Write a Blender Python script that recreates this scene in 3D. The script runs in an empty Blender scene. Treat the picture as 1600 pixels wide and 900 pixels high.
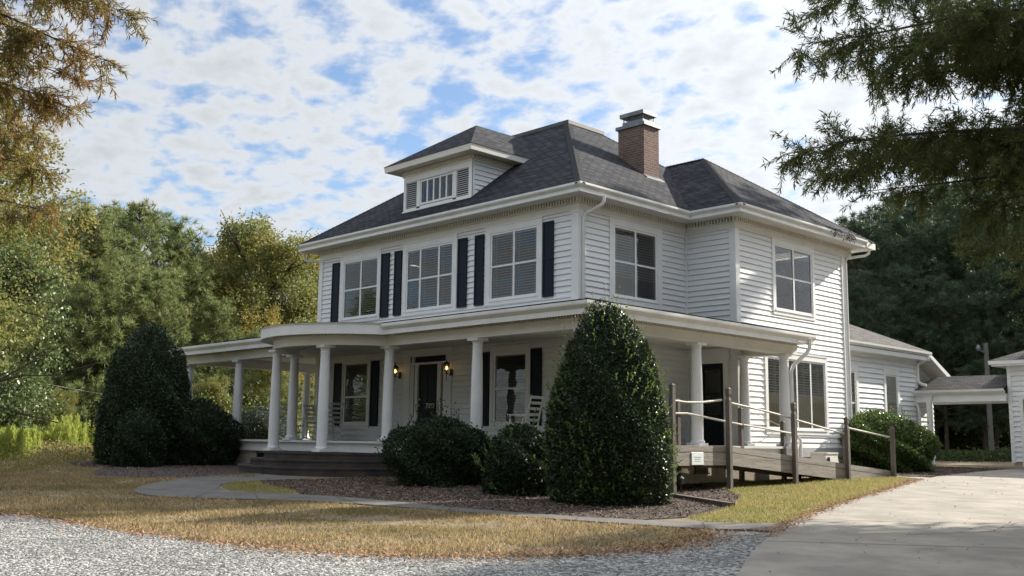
import bpy, bmesh, math, random
import numpy as np
from mathutils import Vector, Matrix
random.seed(7); RNG = np.random.default_rng(7)
R = math.radians
scene = bpy.context.scene

# ---------------------------------------------------------------- camera
CAM = np.array([16.930, -18.894, 1.65])
cf = Vector((-0.70659, 0.69205, 0.14767)); cr = Vector((0.70100, 0.71305, 0.01250)); cu = Vector((0.09664, -0.11235, 0.98896))
cd = bpy.data.cameras.new('camera'); cam = bpy.data.objects.new('camera', cd); scene.collection.objects.link(cam)
cam.matrix_world = Matrix(((cr.x, cu.x, -cf.x, CAM[0]), (cr.y, cu.y, -cf.y, CAM[1]), (cr.z, cu.z, -cf.z, CAM[2]), (0, 0, 0, 1)))
cd.sensor_width = 36; cd.lens = 36.0; cd.clip_start = .1; cd.clip_end = 2000
scene.camera = cam

# ---------------------------------------------------------------- light
SUN = Vector((0.19, 0.98 * 0.98, 0.485)).normalized()      # direction towards the sun
SUN_EL = math.asin(SUN.z); SUN_AZ = math.atan2(SUN.x, SUN.y)
world = bpy.data.worlds.new('World'); scene.world = world; world.use_nodes = True
wt = world.node_tree; wn = wt.nodes; wl = wt.links; wn.clear()
def W(t, **kw):
    n = wn.new(t)
    for k, v in kw.items(): setattr(n, k, v)
    return n
def wmath(op, a, b=None, c=None, clamp=False):
    n = W('ShaderNodeMath', operation=op, use_clamp=clamp)
    for i, v in enumerate((a, b, c)):
        if v is None: continue
        if isinstance(v, (int, float)): n.inputs[i].default_value = v
        else: wl.new(v, n.inputs[i])
    return n.outputs[0]
sky = W('ShaderNodeTexSky', sky_type='NISHITA'); sky.sun_disc = False; sky.sun_elevation = SUN_EL; sky.sun_rotation = SUN_AZ
sky.air_density = 1.0; sky.dust_density = .6; sky.ozone_density = 1.6
tc = W('ShaderNodeTexCoord'); nrm = W('ShaderNodeVectorMath', operation='NORMALIZE'); wl.new(tc.outputs['Generated'], nrm.inputs[0])
sep = W('ShaderNodeSeparateXYZ'); wl.new(nrm.outputs[0], sep.inputs[0])
den = wmath('ADD', wmath('MAXIMUM', sep.outputs[2], 0.0), 0.22)
comb = W('ShaderNodeCombineXYZ'); wl.new(wmath('DIVIDE', sep.outputs[0], den), comb.inputs[0]); wl.new(wmath('DIVIDE', sep.outputs[1], den), comb.inputs[1])
def wnoise(scale, detail, rough, dist, off):
    m = W('ShaderNodeMapping'); m.inputs['Location'].default_value = off; wl.new(comb.outputs[0], m.inputs['Vector'])
    m.inputs['Rotation'].default_value = (0, 0, R(25)); m.inputs['Scale'].default_value = (1, 1.08, 1)
    n = W('ShaderNodeTexNoise'); n.inputs['Scale'].default_value = scale; n.inputs['Detail'].default_value = detail
    n.inputs['Roughness'].default_value = rough; n.inputs['Distortion'].default_value = dist; wl.new(m.outputs[0], n.inputs['Vector'])
    return n.outputs['Fac']
cells = wnoise(10.5, 5, .52, .1, (3.1, 1.7, 0)); big = wnoise(1.6, 3, .5, 0, (7.3, 2.2, 0)); fine = wnoise(22, 5, .55, .1, (1.3, 9.2, 2))
dens = wmath('ADD', wmath('MULTIPLY', cells, 1.0), wmath('ADD', wmath('MULTIPLY', big, .42), wmath('MULTIPLY', fine, .28)))
dot = W('ShaderNodeVectorMath', operation='DOT_PRODUCT'); wl.new(nrm.outputs[0], dot.inputs[0]); dot.inputs[1].default_value = SUN
sd = wmath('MAXIMUM', dot.outputs['Value'], 0.0)
mr = W('ShaderNodeMapRange', interpolation_type='SMOOTHSTEP'); wl.new(wmath('ADD', dens, wmath('MULTIPLY', wmath('POWER', sd, 3.0), .12)), mr.inputs[0])
mr.inputs[1].default_value = .67; mr.inputs[2].default_value = .93; mr.inputs[3].default_value = .04
# inside of the cloud: thicker cells read slightly greyer, thin ones brighter
mr2 = W('ShaderNodeMapRange'); wl.new(dens, mr2.inputs[0]); mr2.inputs[1].default_value = .86; mr2.inputs[2].default_value = 1.12
mr2.inputs[3].default_value = 1.04; mr2.inputs[4].default_value = .84
el = W('ShaderNodeMapRange', interpolation_type='SMOOTHSTEP'); wl.new(sep.outputs[2], el.inputs[0]); el.inputs[1].default_value = .35; el.inputs[2].default_value = .85; el.inputs[3].default_value = 1.0; el.inputs[4].default_value = 1.9   # extra sky brightness added overhead, out of view, as fill
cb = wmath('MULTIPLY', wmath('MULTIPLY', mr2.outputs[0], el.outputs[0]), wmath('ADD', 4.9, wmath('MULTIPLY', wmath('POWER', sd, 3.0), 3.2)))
cc = W('ShaderNodeVectorMath', operation='SCALE'); cc.inputs[0].default_value = (.915, .95, .99); wl.new(cb, cc.inputs['Scale'])
skg = W('ShaderNodeVectorMath', operation='MULTIPLY'); wl.new(sky.outputs[0], skg.inputs[0]); skg.inputs[1].default_value = (.95, 1.02, 1.12)
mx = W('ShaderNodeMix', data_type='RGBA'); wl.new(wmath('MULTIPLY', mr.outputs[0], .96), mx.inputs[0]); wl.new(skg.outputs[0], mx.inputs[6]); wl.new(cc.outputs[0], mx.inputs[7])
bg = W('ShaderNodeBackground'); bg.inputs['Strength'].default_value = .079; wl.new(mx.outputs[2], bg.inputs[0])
wo = W('ShaderNodeOutputWorld'); wl.new(bg.outputs[0], wo.inputs[0])

sl = bpy.data.lights.new('sun', 'SUN'); sl.energy = 5.0; sl.angle = R(.55); sl.color = (1.0, .92, .80)
so = bpy.data.objects.new('sun', sl); scene.collection.objects.link(so)
so.rotation_euler = SUN.to_track_quat('Z', 'Y').to_euler()
vs = scene.view_settings; vs.view_transform = 'Standard'; vs.look = 'None'; vs.exposure = 1.05; vs.gamma = 1; vs.use_curve_mapping = False
scene.cycles.max_bounces = 6; scene.cycles.diffuse_bounces = 3; scene.cycles.glossy_bounces = 3; scene.cycles.transmission_bounces = 3
scene.cycles.transparent_max_bounces = 10; scene.cycles.caustics_reflective = False; scene.cycles.caustics_refractive = False
scene.cycles.use_denoising = True

# ---------------------------------------------------------------- terrain height
FHX, FHY = -.7144, .6997
def _seg(s): return np.where(s < 25, .031 * s, np.where(s < 40, .775 + .014 * (s - 25), .985 + .004 * (s - 40)))
def zg(x, y):
    s = (np.asarray(x) - CAM[0]) * FHX + (np.asarray(y) - CAM[1]) * FHY
    return (_seg(s - 2) + 2 * _seg(s) + _seg(s + 2)) / 4
Z = lambda x, y: float(zg(x, y))

# ---------------------------------------------------------------- materials
def mat(name, base, rough=.7, base2=None, nscale=4.0, ndetail=5, bump=0.0, bscale=40, spec=.4, metal=0.0, coord='Object', contrast=(.35, .65), stretch=None):
    m = bpy.data.materials.new(name); m.use_nodes = True; nt = m.node_tree; b = nt.nodes['Principled BSDF']
    b.inputs['Roughness'].default_value = rough; b.inputs['Specular IOR Level'].default_value = spec; b.inputs['Metallic'].default_value = metal
    b.inputs['Base Color'].default_value = (*base, 1)
    t = nt.nodes.new('ShaderNodeTexCoord'); mp = nt.nodes.new('ShaderNodeMapping'); nt.links.new(t.outputs[coord], mp.inputs[0])
    if stretch: mp.inputs['Scale'].default_value = stretch
    if base2:
        n = nt.nodes.new('ShaderNodeTexNoise'); n.inputs['Scale'].default_value = nscale; n.inputs['Detail'].default_value = ndetail; n.inputs['Roughness'].default_value = .6
        nt.links.new(mp.outputs[0], n.inputs['Vector'])
        r = nt.nodes.new('ShaderNodeMapRange'); r.inputs[1].default_value, r.inputs[2].default_value = contrast; nt.links.new(n.outputs['Fac'], r.inputs[0])
        x = nt.nodes.new('ShaderNodeMix'); x.data_type = 'RGBA'; x.inputs[6].default_value = (*base, 1); x.inputs[7].default_value = (*base2, 1)
        nt.links.new(r.outputs[0], x.inputs[0]); nt.links.new(x.outputs[2], b.inputs['Base Color'])
    if bump:
        n2 = nt.nodes.new('ShaderNodeTexNoise'); n2.inputs['Scale'].default_value = bscale; n2.inputs['Detail'].default_value = 6
        nt.links.new(mp.outputs[0], n2.inputs['Vector'])
        bp = nt.nodes.new('ShaderNodeBump'); bp.inputs['Strength'].default_value = bump; bp.inputs['Distance'].default_value = .02
        nt.links.new(n2.outputs['Fac'], bp.inputs['Height']); nt.links.new(bp.outputs[0], b.inputs['Normal'])
    return m
def leafmat(name, cols, trans=.35, rough=.5, spec=.3, patch=None, pscale=.35, mixp=.6):
    """leaves: colour differs leaf by leaf and in patches of the crown"""
    m = bpy.data.materials.new(name); m.use_nodes = True; nt = m.node_tree; N = nt.nodes; L = nt.links; N.clear()
    g = N.new('ShaderNodeNewGeometry'); cr_ = N.new('ShaderNodeValToRGB'); L.new(g.outputs['Random Per Island'], cr_.inputs[0])
    e = cr_.color_ramp.elements; e[0].color = (*cols[0], 1); e[1].color = (*cols[-1], 1)
    for i, c in enumerate(cols[1:-1]):
        k = e.new((i + 1) / (len(cols) - 1)); k.color = (*c, 1)
    col = cr_.outputs[0]
    if patch:
        t = N.new('ShaderNodeTexCoord'); n = N.new('ShaderNodeTexNoise'); n.inputs['Scale'].default_value = pscale; n.inputs['Detail'].default_value = 2
        L.new(t.outputs['Object'], n.inputs['Vector'])
        r = N.new('ShaderNodeMapRange'); r.inputs[1].default_value = .48; r.inputs[2].default_value = .66; r.inputs[4].default_value = mixp; L.new(n.outputs['Fac'], r.inputs[0])
        x = N.new('ShaderNodeMix'); x.data_type = 'RGBA'; L.new(r.outputs[0], x.inputs[0]); L.new(col, x.inputs[6]); x.inputs[7].default_value = (*patch, 1); col = x.outputs[2]
    p = N.new('ShaderNodeBsdfPrincipled'); p.inputs['Roughness'].default_value = rough; p.inputs['Specular IOR Level'].default_value = spec; L.new(col, p.inputs['Base Color'])
    tr = N.new('ShaderNodeBsdfTranslucent'); L.new(col, tr.inputs[0]); ms = N.new('ShaderNodeMixShader'); ms.inputs[0].default_value = trans
    L.new(p.outputs[0], ms.inputs[1]); L.new(tr.outputs[0], ms.inputs[2]); o = N.new('ShaderNodeOutputMaterial'); L.new(ms.outputs[0], o.inputs[0])
    return m
def glassmat(name, tint=(1, 1, 1), refl=1.0):
    m = bpy.data.materials.new(name); m.use_nodes = True; nt = m.node_tree; N = nt.nodes; L = nt.links; N.clear()
    f = N.new('ShaderNodeFresnel'); f.inputs[0].default_value = 1.5
    mu = N.new('ShaderNodeMath'); mu.operation = 'MULTIPLY_ADD'; mu.inputs[1].default_value = refl; mu.inputs[2].default_value = .03; L.new(f.outputs[0], mu.inputs[0])
    t = N.new('ShaderNodeBsdfTransparent'); t.inputs[0].default_value = (*tint, 1); gl = N.new('ShaderNodeBsdfGlossy'); gl.inputs['Roughness'].default_value = .01
    tc_ = N.new('ShaderNodeTexCoord'); n = N.new('ShaderNodeTexNoise'); n.inputs['Scale'].default_value = 1.7; L.new(tc_.outputs['Object'], n.inputs['Vector'])
    bp = N.new('ShaderNodeBump'); bp.inputs['Strength'].default_value = .12; bp.inputs['Distance'].default_value = .03; L.new(n.outputs['Fac'], bp.inputs['Height']); L.new(bp.outputs[0], gl.inputs['Normal'])
    ms = N.new('ShaderNodeMixShader'); L.new(mu.outputs[0], ms.inputs[0]); L.new(t.outputs[0], ms.inputs[1]); L.new(gl.outputs[0], ms.inputs[2])
    o = N.new('ShaderNodeOutputMaterial'); L.new(ms.outputs[0], o.inputs[0]); return m
def brickmat(name, c1, c2, mortar, bw, bh, ms, rough=.9, bump=.4, noise=.3, grit=160, soft=.1, off=.5):
    m = bpy.data.materials.new(name); m.use_nodes = True; nt = m.node_tree; N = nt.nodes; L = nt.links; b = N['Principled BSDF']; b.inputs['Roughness'].default_value = rough
    b.inputs['Specular IOR Level'].default_value = .25
    u = N.new('ShaderNodeUVMap'); u.uv_map = 'UVMap'
    k = N.new('ShaderNodeTexBrick'); k.inputs['Color1'].default_value = (*c1, 1); k.inputs['Color2'].default_value = (*c2, 1); k.inputs['Mortar'].default_value = (*mortar, 1)
    k.inputs['Scale'].default_value = 1; k.inputs['Brick Width'].default_value = bw; k.inputs['Row Height'].default_value = bh; k.inputs['Mortar Size'].default_value = ms
    k.inputs['Mortar Smooth'].default_value = soft; k.offset = off; L.new(u.outputs[0], k.inputs['Vector'])
    n = N.new('ShaderNodeTexNoise'); n.inputs['Scale'].default_value = 3.0; n.inputs['Detail'].default_value = 7; n.inputs['Roughness'].default_value = .7; L.new(u.outputs[0], n.inputs['Vector'])
    n3 = N.new('ShaderNodeTexNoise'); n3.inputs['Scale'].default_value = grit; n3.inputs['Detail'].default_value = 3; L.new(u.outputs[0], n3.inputs['Vector'])
    ad = N.new('ShaderNodeMath'); ad.operation = 'ADD'; L.new(n.outputs['Fac'], ad.inputs[0]); L.new(n3.outputs['Fac'], ad.inputs[1])
    r = N.new('ShaderNodeMapRange'); r.inputs[1].default_value = .6; r.inputs[2].default_value = 1.4; r.inputs[3].default_value = 1 - noise; r.inputs[4].default_value = 1 + noise; L.new(ad.outputs[0], r.inputs[0])
    v = N.new('ShaderNodeVectorMath'); v.operation = 'SCALE'; L.new(k.outputs['Color'], v.inputs[0]); L.new(r.outputs[0], v.inputs['Scale']); L.new(v.outputs[0], b.inputs['Base Color'])
    inv = N.new('ShaderNodeMath'); inv.operation = 'MULTIPLY_ADD'; inv.inputs[1].default_value = -1; L.new(k.outputs['Fac'], inv.inputs[0]); L.new(n3.outputs['Fac'], inv.inputs[2])
    bp = N.new('ShaderNodeBump'); bp.inputs['Strength'].default_value = bump; bp.inputs['Distance'].default_value = .02; L.new(inv.outputs[0], bp.inputs['Height']); L.new(bp.outputs[0], b.inputs['Normal'])
    return m
M = {}
M['siding'] = mat('white_clapboard_paint', (.82, .83, .835), .55, (.75, .76, .765), 1.6, 8, .12, 60, contrast=(.4, .72), stretch=(1, 1, 5))
M['siding2'] = mat('rear_vinyl_siding', (.80, .815, .83), .5, (.74, .755, .77), 1.2, 6, contrast=(.4, .7))
M['trim'] = mat('white_trim_paint', (.83, .835, .825), .5, (.75, .75, .735), 2.5, 7, .06, 30, contrast=(.42, .75))
M['cream'] = mat('cream_soffit_paint', (.76, .74, .68), .6, (.68, .655, .595), 1.5, 6, contrast=(.4, .7))
M['gutter'] = mat('aluminium_gutter', (.76, .76, .73), .35, (.62, .61, .57), 2.0, 6, spec=.6, contrast=(.45, .8))
M['column'] = mat('column_paint', (.78, .79, .80), .45, (.70, .71, .71), 2.0, 6, contrast=(.45, .75))
M['vinyl'] = mat('window_vinyl', (.80, .81, .82), .4, spec=.5)
M['shutter'] = mat('navy_shutter_paint', (.008, .012, .024), .6, (.012, .016, .03), 3, spec=.2)
M['door'] = mat('dark_navy_door', (.006, .008, .015), .45, spec=.25)
M['shingle'] = brickmat('roof_shingle', (.020, .023, .033), (.066, .068, .078), (.005, .005, .007), .33, .145, .019, .95, 1.0, .5, 90, .3)
M['shingle2'] = brickmat('rear_roof_shingle', (.085, .08, .078), (.15, .14, .135), (.03, .028, .028), .33, .145, .012, .95, .9, .35, 90, .3)
M['ridge'] = mat('ridge_cap', (.024, .026, .033), .95, (.042, .043, .048), 30, bump=.4, bscale=120)
M['brick'] = brickmat('chimney_brick', (.15, .082, .062), (.22, .13, .10), (.24, .22, .20), .215, .076, .011, .9, .6, .22, 60, .1)
M['metal'] = mat('galvanised_metal', (.22, .24, .26), .5, (.14, .15, .17), 6, metal=.4, spec=.5)
M['darkmetal'] = mat('dark_coping_metal', (.07, .065, .062), .5, (.11, .10, .095), 4, metal=.3)
M['black'] = mat('black_cast_metal', (.012, .012, .013), .35, spec=.6)
M['wood'] = mat('weathered_ramp_timber', (.35, .32, .285), .85, (.15, .132, .115), 3.5, 10, .6, 25, contrast=(.3, .75), stretch=(1, .25, 4))
M['wooddark'] = mat('weathered_post_timber', (.17, .148, .13), .85, (.07, .062, .055), 4, 10, .6, 25, contrast=(.3, .75), stretch=(2, 2, .4))
M['rail'] = mat('bleached_handrail', (.62, .59, .53), .7, (.42, .39, .34), 7, 5, .2, 40)
M['chair'] = mat('white_chair_paint', (.76, .76, .74), .45)
M['porchfloor'] = mat('grey_green_porch_floor', (.11, .13, .12), .5, (.08, .095, .09), 3, 5, stretch=(6, .6, 1))
M['stucco'] = mat('tan_foundation_block', (.50, .44, .35), .9, (.40, .35, .28), 5, 6, .3, 30)
M['steps'] = mat('dark_stained_brick_steps', (.085, .066, .058), .85, (.035, .031, .030), 2.2, 9, .4, 40, contrast=(.3, .68))
M['interior'] = mat('interior_plaster', (.30, .29, .27), .9)
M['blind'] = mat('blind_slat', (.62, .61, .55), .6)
M['blinddark'] = mat('dark_blind_slat', (.36, .36, .35), .5)  # darker slat tone for the porch and upper rear block windows
M['lace'] = mat('lace_curtain', (.86, .80, .64), .9, (.66, .59, .44), 26, 4, .3, 40, contrast=(.35, .6))
M['glass'] = glassmat('window_glass', (.92, .94, .93), 1.1)
M['screen'] = mat('dark_insect_screen', (.03, .032, .034), .6)
M['concrete'] = mat('old_concrete', (.35, .318, .27), .9, (.23, .21, .183), 1.3, 12, .3, 60, contrast=(.32, .62))
M['walk'] = mat('walkway_concrete', (.16, .15, .138), .9, (.085, .08, .075), 1.6, 9, .25, 60, contrast=(.3, .7))
M['dirt'] = mat('dry_lawn_soil', (.24, .185, .11), .95, (.13, .10, .06), 1.2, 9, .5, 30, contrast=(.35, .65))
M['mulch'] = mat('pine_bark_mulch', (.040, .031, .027), .95, (.10, .078, .066), 42, 6, .9, 45, contrast=(.4, .68))
M['bark'] = mat('tree_bark', (.10, .078, .06), .95, (.055, .045, .036), 6, 6, .7, 18, stretch=(1, 1, .3))
M['polewood'] = mat('utility_pole_wood', (.17, .16, .15), .9, (.12, .115, .11), 3)
M['paper'] = mat('white_notice', (.78, .80, .80), .6); M['ink'] = mat('teal_notice_print', (.25, .45, .47), .6)
M['number'] = mat('brass_number', (.62, .58, .48), .4, metal=.3)
M['cable'] = mat('pale_cable', (.30, .29, .26), .6)
M['boxplastic'] = mat('beige_plastic', (.62, .60, .54), .5)
M['garageglass'] = mat('grey_garage_door', (.20, .22, .25), .4)
# gravel: pale stones of many greys
gm = bpy.data.materials.new('gravel_bed'); gm.use_nodes = True; nt = gm.node_tree; b = nt.nodes['Principled BSDF']; b.inputs['Roughness'].default_value = .9
t = nt.nodes.new('ShaderNodeTexCoord'); v = nt.nodes.new('ShaderNodeTexVoronoi'); v.inputs['Scale'].default_value = 27; nt.links.new(t.outputs['Object'], v.inputs['Vector'])
s1 = nt.nodes.new('ShaderNodeSeparateColor'); nt.links.new(v.outputs['Color'], s1.inputs[0]); cr_ = nt.nodes.new('ShaderNodeValToRGB'); nt.links.new(s1.outputs[0], cr_.inputs[0])
cr_.color_ramp.elements[0].color = (.045, .047, .048, 1); cr_.color_ramp.elements[1].color = (.50, .49, .46, 1); k = cr_.color_ramp.elements.new(.45); k.color = (.165, .168, .166, 1)
nn = nt.nodes.new('ShaderNodeTexNoise'); nn.inputs['Scale'].default_value = .7; nn.inputs['Detail'].default_value = 5; nt.links.new(t.outputs['Object'], nn.inputs['Vector'])
rr = nt.nodes.new('ShaderNodeMapRange'); rr.inputs[1].default_value = .3; rr.inputs[2].default_value = .7; rr.inputs[3].default_value = .8; rr.inputs[4].default_value = 1.15; nt.links.new(nn.outputs['Fac'], rr.inputs[0])
vm = nt.nodes.new('ShaderNodeVectorMath'); vm.operation = 'SCALE'; nt.links.new(cr_.outputs[0], vm.inputs[0]); nt.links.new(rr.outputs[0], vm.inputs['Scale']); nt.links.new(vm.outputs[0], b.inputs['Base Color'])
bp = nt.nodes.new('ShaderNodeBump'); bp.inputs['Distance'].default_value = .03; bp.inputs['Strength'].default_value = .9; bp.invert = True; nt.links.new(v.outputs['Distance'], bp.inputs['Height']); nt.links.new(bp.outputs[0], b.inputs['Normal'])
M['gravel'] = gm
lm = bpy.data.materials.new('lamp_glow'); lm.use_nodes = True; b = lm.node_tree.nodes['Principled BSDF']; b.inputs['Emission Color'].default_value = (1, .62, .22, 1); b.inputs['Emission Strength'].default_value = 2.2
M['bulb'] = lm
M['lampglass'] = glassmat('lantern_glass', (1, .93, .75), .6)
M['holly'] = leafmat('holly_leaf', [(.015, .029, .011), (.026, .048, .017), (.045, .072, .027)], .12, .42, .4)
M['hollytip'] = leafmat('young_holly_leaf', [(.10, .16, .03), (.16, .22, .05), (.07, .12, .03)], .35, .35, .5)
M['boxleaf'] = leafmat('round_shrub_leaf', [(.020, .036, .018), (.033, .053, .026), (.05, .07, .035)], .15, .55, .25)
M['brightbush'] = leafmat('bright_shrub_leaf', [(.05, .09, .02), (.09, .14, .03), (.14, .19, .05)], .3, .4, .45)  # brighter green leaf for the shrub by the rear wing
M['core'] = mat('dark_core_and_clump', (.012, .016, .008), .95)  # near-black filler added to block light inside shrubs; also the gutter leaf clumps
M['oakleaf'] = leafmat('willow_oak_leaf', [(.085, .125, .045), (.12, .155, .055), (.16, .175, .06), (.20, .19, .06)], .6, .5, .3)
M['oakleaf2'] = leafmat('turning_oak_leaf', [(.16, .17, .045), (.22, .19, .05), (.26, .15, .045), (.12, .15, .04)], .5, .5, .3, patch=(.30, .12, .035), pscale=1.1, mixp=.38)
M['pine'] = leafmat('pine_needle', [(.13, .18, .06), (.19, .235, .085), (.27, .29, .11)], .4, .5, .3, patch=(.21, .19, .07), pscale=.35, mixp=.5)
M['pine2'] = leafmat('blue_green_pine_needle', [(.045, .08, .042), (.07, .11, .058), (.10, .135, .07)], .35, .5, .3)
M['broad'] = leafmat('autumn_hardwood_leaf', [(.14, .18, .05), (.20, .23, .07), (.29, .26, .09)], .45, .5, .3, patch=(.28, .21, .05), pscale=.3)
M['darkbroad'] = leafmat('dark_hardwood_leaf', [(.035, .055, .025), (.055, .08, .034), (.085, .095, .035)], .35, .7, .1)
M['yellow'] = leafmat('yellow_turning_leaf', [(.30, .24, .05), (.22, .21, .05), (.32, .22, .05)], .45, .5, .3)
M['magnolia'] = leafmat('glossy_broad_leaf', [(.09, .14, .045), (.15, .20, .07), (.24, .28, .13)], .25, .4, .5)
M['fennel'] = leafmat('feathery_weed', [(.40, .46, .10), (.50, .54, .15), (.30, .38, .08)], .5, .6, .2)
M['weed'] = leafmat('roadside_weed', [(.16, .18, .05), (.30, .26, .10), (.46, .36, .20)], .35, .6, .2)
M['grass'] = leafmat('dry_grass_blade', [(.44, .33, .18), (.56, .43, .26), (.28, .215, .11), (.16, .15, .065)], .35, .7, .2, patch=(.22, .19, .075), pscale=.6, mixp=.65)
M['grass2'] = leafmat('green_gold_grass_blade', [(.52, .43, .19), (.34, .31, .11), (.20, .22, .07), (.60, .48, .25)], .35, .7, .2, patch=(.22, .26, .08), pscale=.7, mixp=.4)
M['litter'] = leafmat('fallen_leaf', [(.34, .17, .09), (.48, .31, .19), (.24, .13, .08), (.56, .42, .28)], .15, .8, .2)
M['chip'] = leafmat('mulch_chip', [(.07, .047, .036), (.13, .088, .064), (.32, .225, .165), (.04, .03, .024)], .0, .9, .2)
M['stone'] = leafmat('gravel_stone', [(.10, .10, .10), (.24, .24, .23), (.50, .485, .455), (.05, .052, .053)], .0, .8, .3)

# ---------------------------------------------------------------- mesh helpers
class MB:
    def __init__(s): s.v = []; s.f = []; s.uv = []
    def poly(s, pts, uv=None):
        n = len(s.v); s.v += [tuple(p) for p in pts]; s.f.append(list(range(n, n + len(pts)))); s.uv.append(uv); return s
    def box(s, x0, x1, y0, y1, z0, z1):
        if x1 < x0: x0, x1 = x1, x0
        if y1 < y0: y0, y1 = y1, y0
        n = len(s.v); s.v += [(x, y, z) for z in (z0, z1) for y in (y0, y1) for x in (x0, x1)]
        for f in ((0, 2, 3, 1), (4, 5, 7, 6), (0, 1, 5, 4), (2, 6, 7, 3), (0, 4, 6, 2), (1, 3, 7, 5)): s.f.append([n + i for i in f]); s.uv.append(None)
        return s
    def hexa(s, P8):      # 4 bottom, 4 top, counter-clockwise
        n = len(s.v); s.v += [tuple(p) for p in P8]
        for f in ((3, 2, 1, 0), (4, 5, 6, 7), (0, 1, 5, 4), (1, 2, 6, 5), (2, 3, 7, 6), (3, 0, 4, 7)): s.f.append([n + i for i in f]); s.uv.append(None)
        return s
    def bar(s, a, b, w, h=None, up=(0, 0, 1)):
        h = h or w; a = Vector(a); b = Vector(b); d = (b - a).normalized(); u = Vector(up)
        if abs(d.dot(u)) > .98: u = Vector((1, 0, 0))
        r = d.cross(u).normalized() * w / 2; u = r.cross(d).normalized() * h / 2
        return s.hexa([a - r - u, a + r - u, a + r + u, a - r + u, b - r - u, b + r - u, b + r + u, b - r + u])
    def tube(s, pts, rad, n=8, caps=True):
        pts = [Vector(p) for p in pts]; rad = rad if hasattr(rad, '__len__') else [rad] * len(pts); base = len(s.v)
        prev = None
        for i, p in enumerate(pts):
            d = (pts[min(i + 1, len(pts) - 1)] - pts[max(i - 1, 0)]).normalized()
            if prev is None: prev = d.cross(Vector((0, 0, 1))) if abs(d.z) < .9 else d.cross(Vector((1, 0, 0)))
            r = (prev - d * prev.dot(d)).normalized(); prev = r; u = d.cross(r)
            for k in range(n):
                a = 2 * math.pi * k / n; s.v.append(tuple(p + (r * math.cos(a) + u * math.sin(a)) * rad[i]))
        for i in range(len(pts) - 1):
            for k in range(n):
                a = base + i * n + k; b_ = base + i * n + (k + 1) % n; s.f.append([a, b_, b_ + n, a + n]); s.uv.append(None)
        if caps:
            s.f.append([base + k for k in range(n)][::-1]); s.uv.append(None); s.f.append([base + (len(pts) - 1) * n + k for k in range(n)]); s.uv.append(None)
        return s
    def lathe(s, cx, cy, prof, n=20):      # prof: (r, z)
        base = len(s.v)
        for r, z in prof:
            for k in range(n):
                a = 2 * math.pi * k / n; s.v.append((cx + r * math.cos(a), cy + r * math.sin(a), z))
        for i in range(len(prof) - 1):
            for k in range(n):
                a = base + i * n + k; b_ = base + i * n + (k + 1) % n; s.f.append([a, b_, b_ + n, a + n]); s.uv.append(None)
        s.f.append([base + k for k in range(n)][::-1]); s.uv.append(None); s.f.append([base + (len(prof) - 1) * n + k for k in range(n)]); s.uv.append(None)
        return s
    def sweep(s, path, prof, closed=False):
        """profile points (outward, z) swept along a horizontal path (x, y, z); outward = right-hand side of travel; mitred"""
        P = [Vector(p) for p in path]; n = len(P); m = len(prof); base = len(s.v)
        for i, p in enumerate(P):
            d0 = (P[i] - P[i - 1]) if (i > 0 or closed) else (P[1] - P[0]); d1 = (P[(i + 1) % n] - P[i]) if (i < n - 1 or closed) else (P[-1] - P[-2])
            n0 = Vector((d0.y, -d0.x, 0)).normalized(); n1 = Vector((d1.y, -d1.x, 0)).normalized(); b_ = (n0 + n1)
            b_ = b_ / max(.3, (1 + n0.dot(n1)))
            for o, z in prof: s.v.append((p.x + b_.x * o, p.y + b_.y * o, p.z + z))
        for i in range(n if closed else n - 1):
            for k in range(m):
                a = base + i * m + k; b2 = base + i * m + (k + 1) % m; c = base + ((i + 1) % n) * m + (k + 1) % m; d = base + ((i + 1) % n) * m + k
                s.f.append([a, d, c, b2]); s.uv.append(None)
        if not closed:
            s.f.append([base + k for k in range(m)]); s.uv.append(None); s.f.append([base + (n - 1) * m + k for k in range(m)][::-1]); s.uv.append(None)
        return s
    def build(s, name, m, parent=None, smooth=False, fix=True):
        me = bpy.data.meshes.new(name); me.from_pydata(s.v, [], s.f); me.materials.append(m)
        if any(u is not None for u in s.uv):
            l = me.uv_layers.new(name='UVMap'); i = 0
            for f, u in zip(s.f, s.uv):
                for k in range(len(f)):
                    l.data[i].uv = u[k] if u else (0, 0); i += 1
        me.update()
        if fix:
            bm = bmesh.new(); bm.from_mesh(me); bmesh.ops.recalc_face_normals(bm, faces=bm.faces); bm.to_mesh(me); bm.free()
        if smooth: me.polygons.foreach_set('use_smooth', [True] * len(me.polygons)); me.set_sharp_from_angle(angle=R(38))
        o = bpy.data.objects.new(name, me); scene.collection.objects.link(o)
        if parent: o.parent = parent
        return o
def npmesh(name, V, F, m, parent=None, link=True):
    """V (n,3), F (m,k) faces all of k corners"""
    me = bpy.data.meshes.new(name); nf, k = F.shape
    me.vertices.add(len(V)); me.vertices.foreach_set('co', V.astype(np.float32).ravel())
    me.loops.add(nf * k); me.loops.foreach_set('vertex_index', F.astype(np.int32).ravel())
    me.polygons.add(nf); me.polygons.foreach_set('loop_start', np.arange(0, nf * k, k, dtype=np.int32))
    me.update(calc_edges=True); me.materials.append(m)
    if not link: return me
    o = bpy.data.objects.new(name, me); scene.collection.objects.link(o)
    if parent: o.parent = parent
    return o
def tag(o, label, cat, group=None, kind=None):
    if label: o['label'] = label
    if cat: o['category'] = cat
    if group: o['group'] = group
    if kind: o['kind'] = kind
    return o
def thing(name, label, cat, loc=(0, 0, 0), rz=0, group=None, kind=None):
    o = bpy.data.objects.new(name, None); scene.collection.objects.link(o); o.location = loc; o.rotation_euler = (0, 0, rz); o.empty_display_size = .2
    return tag(o, label, cat, group, kind)
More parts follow.
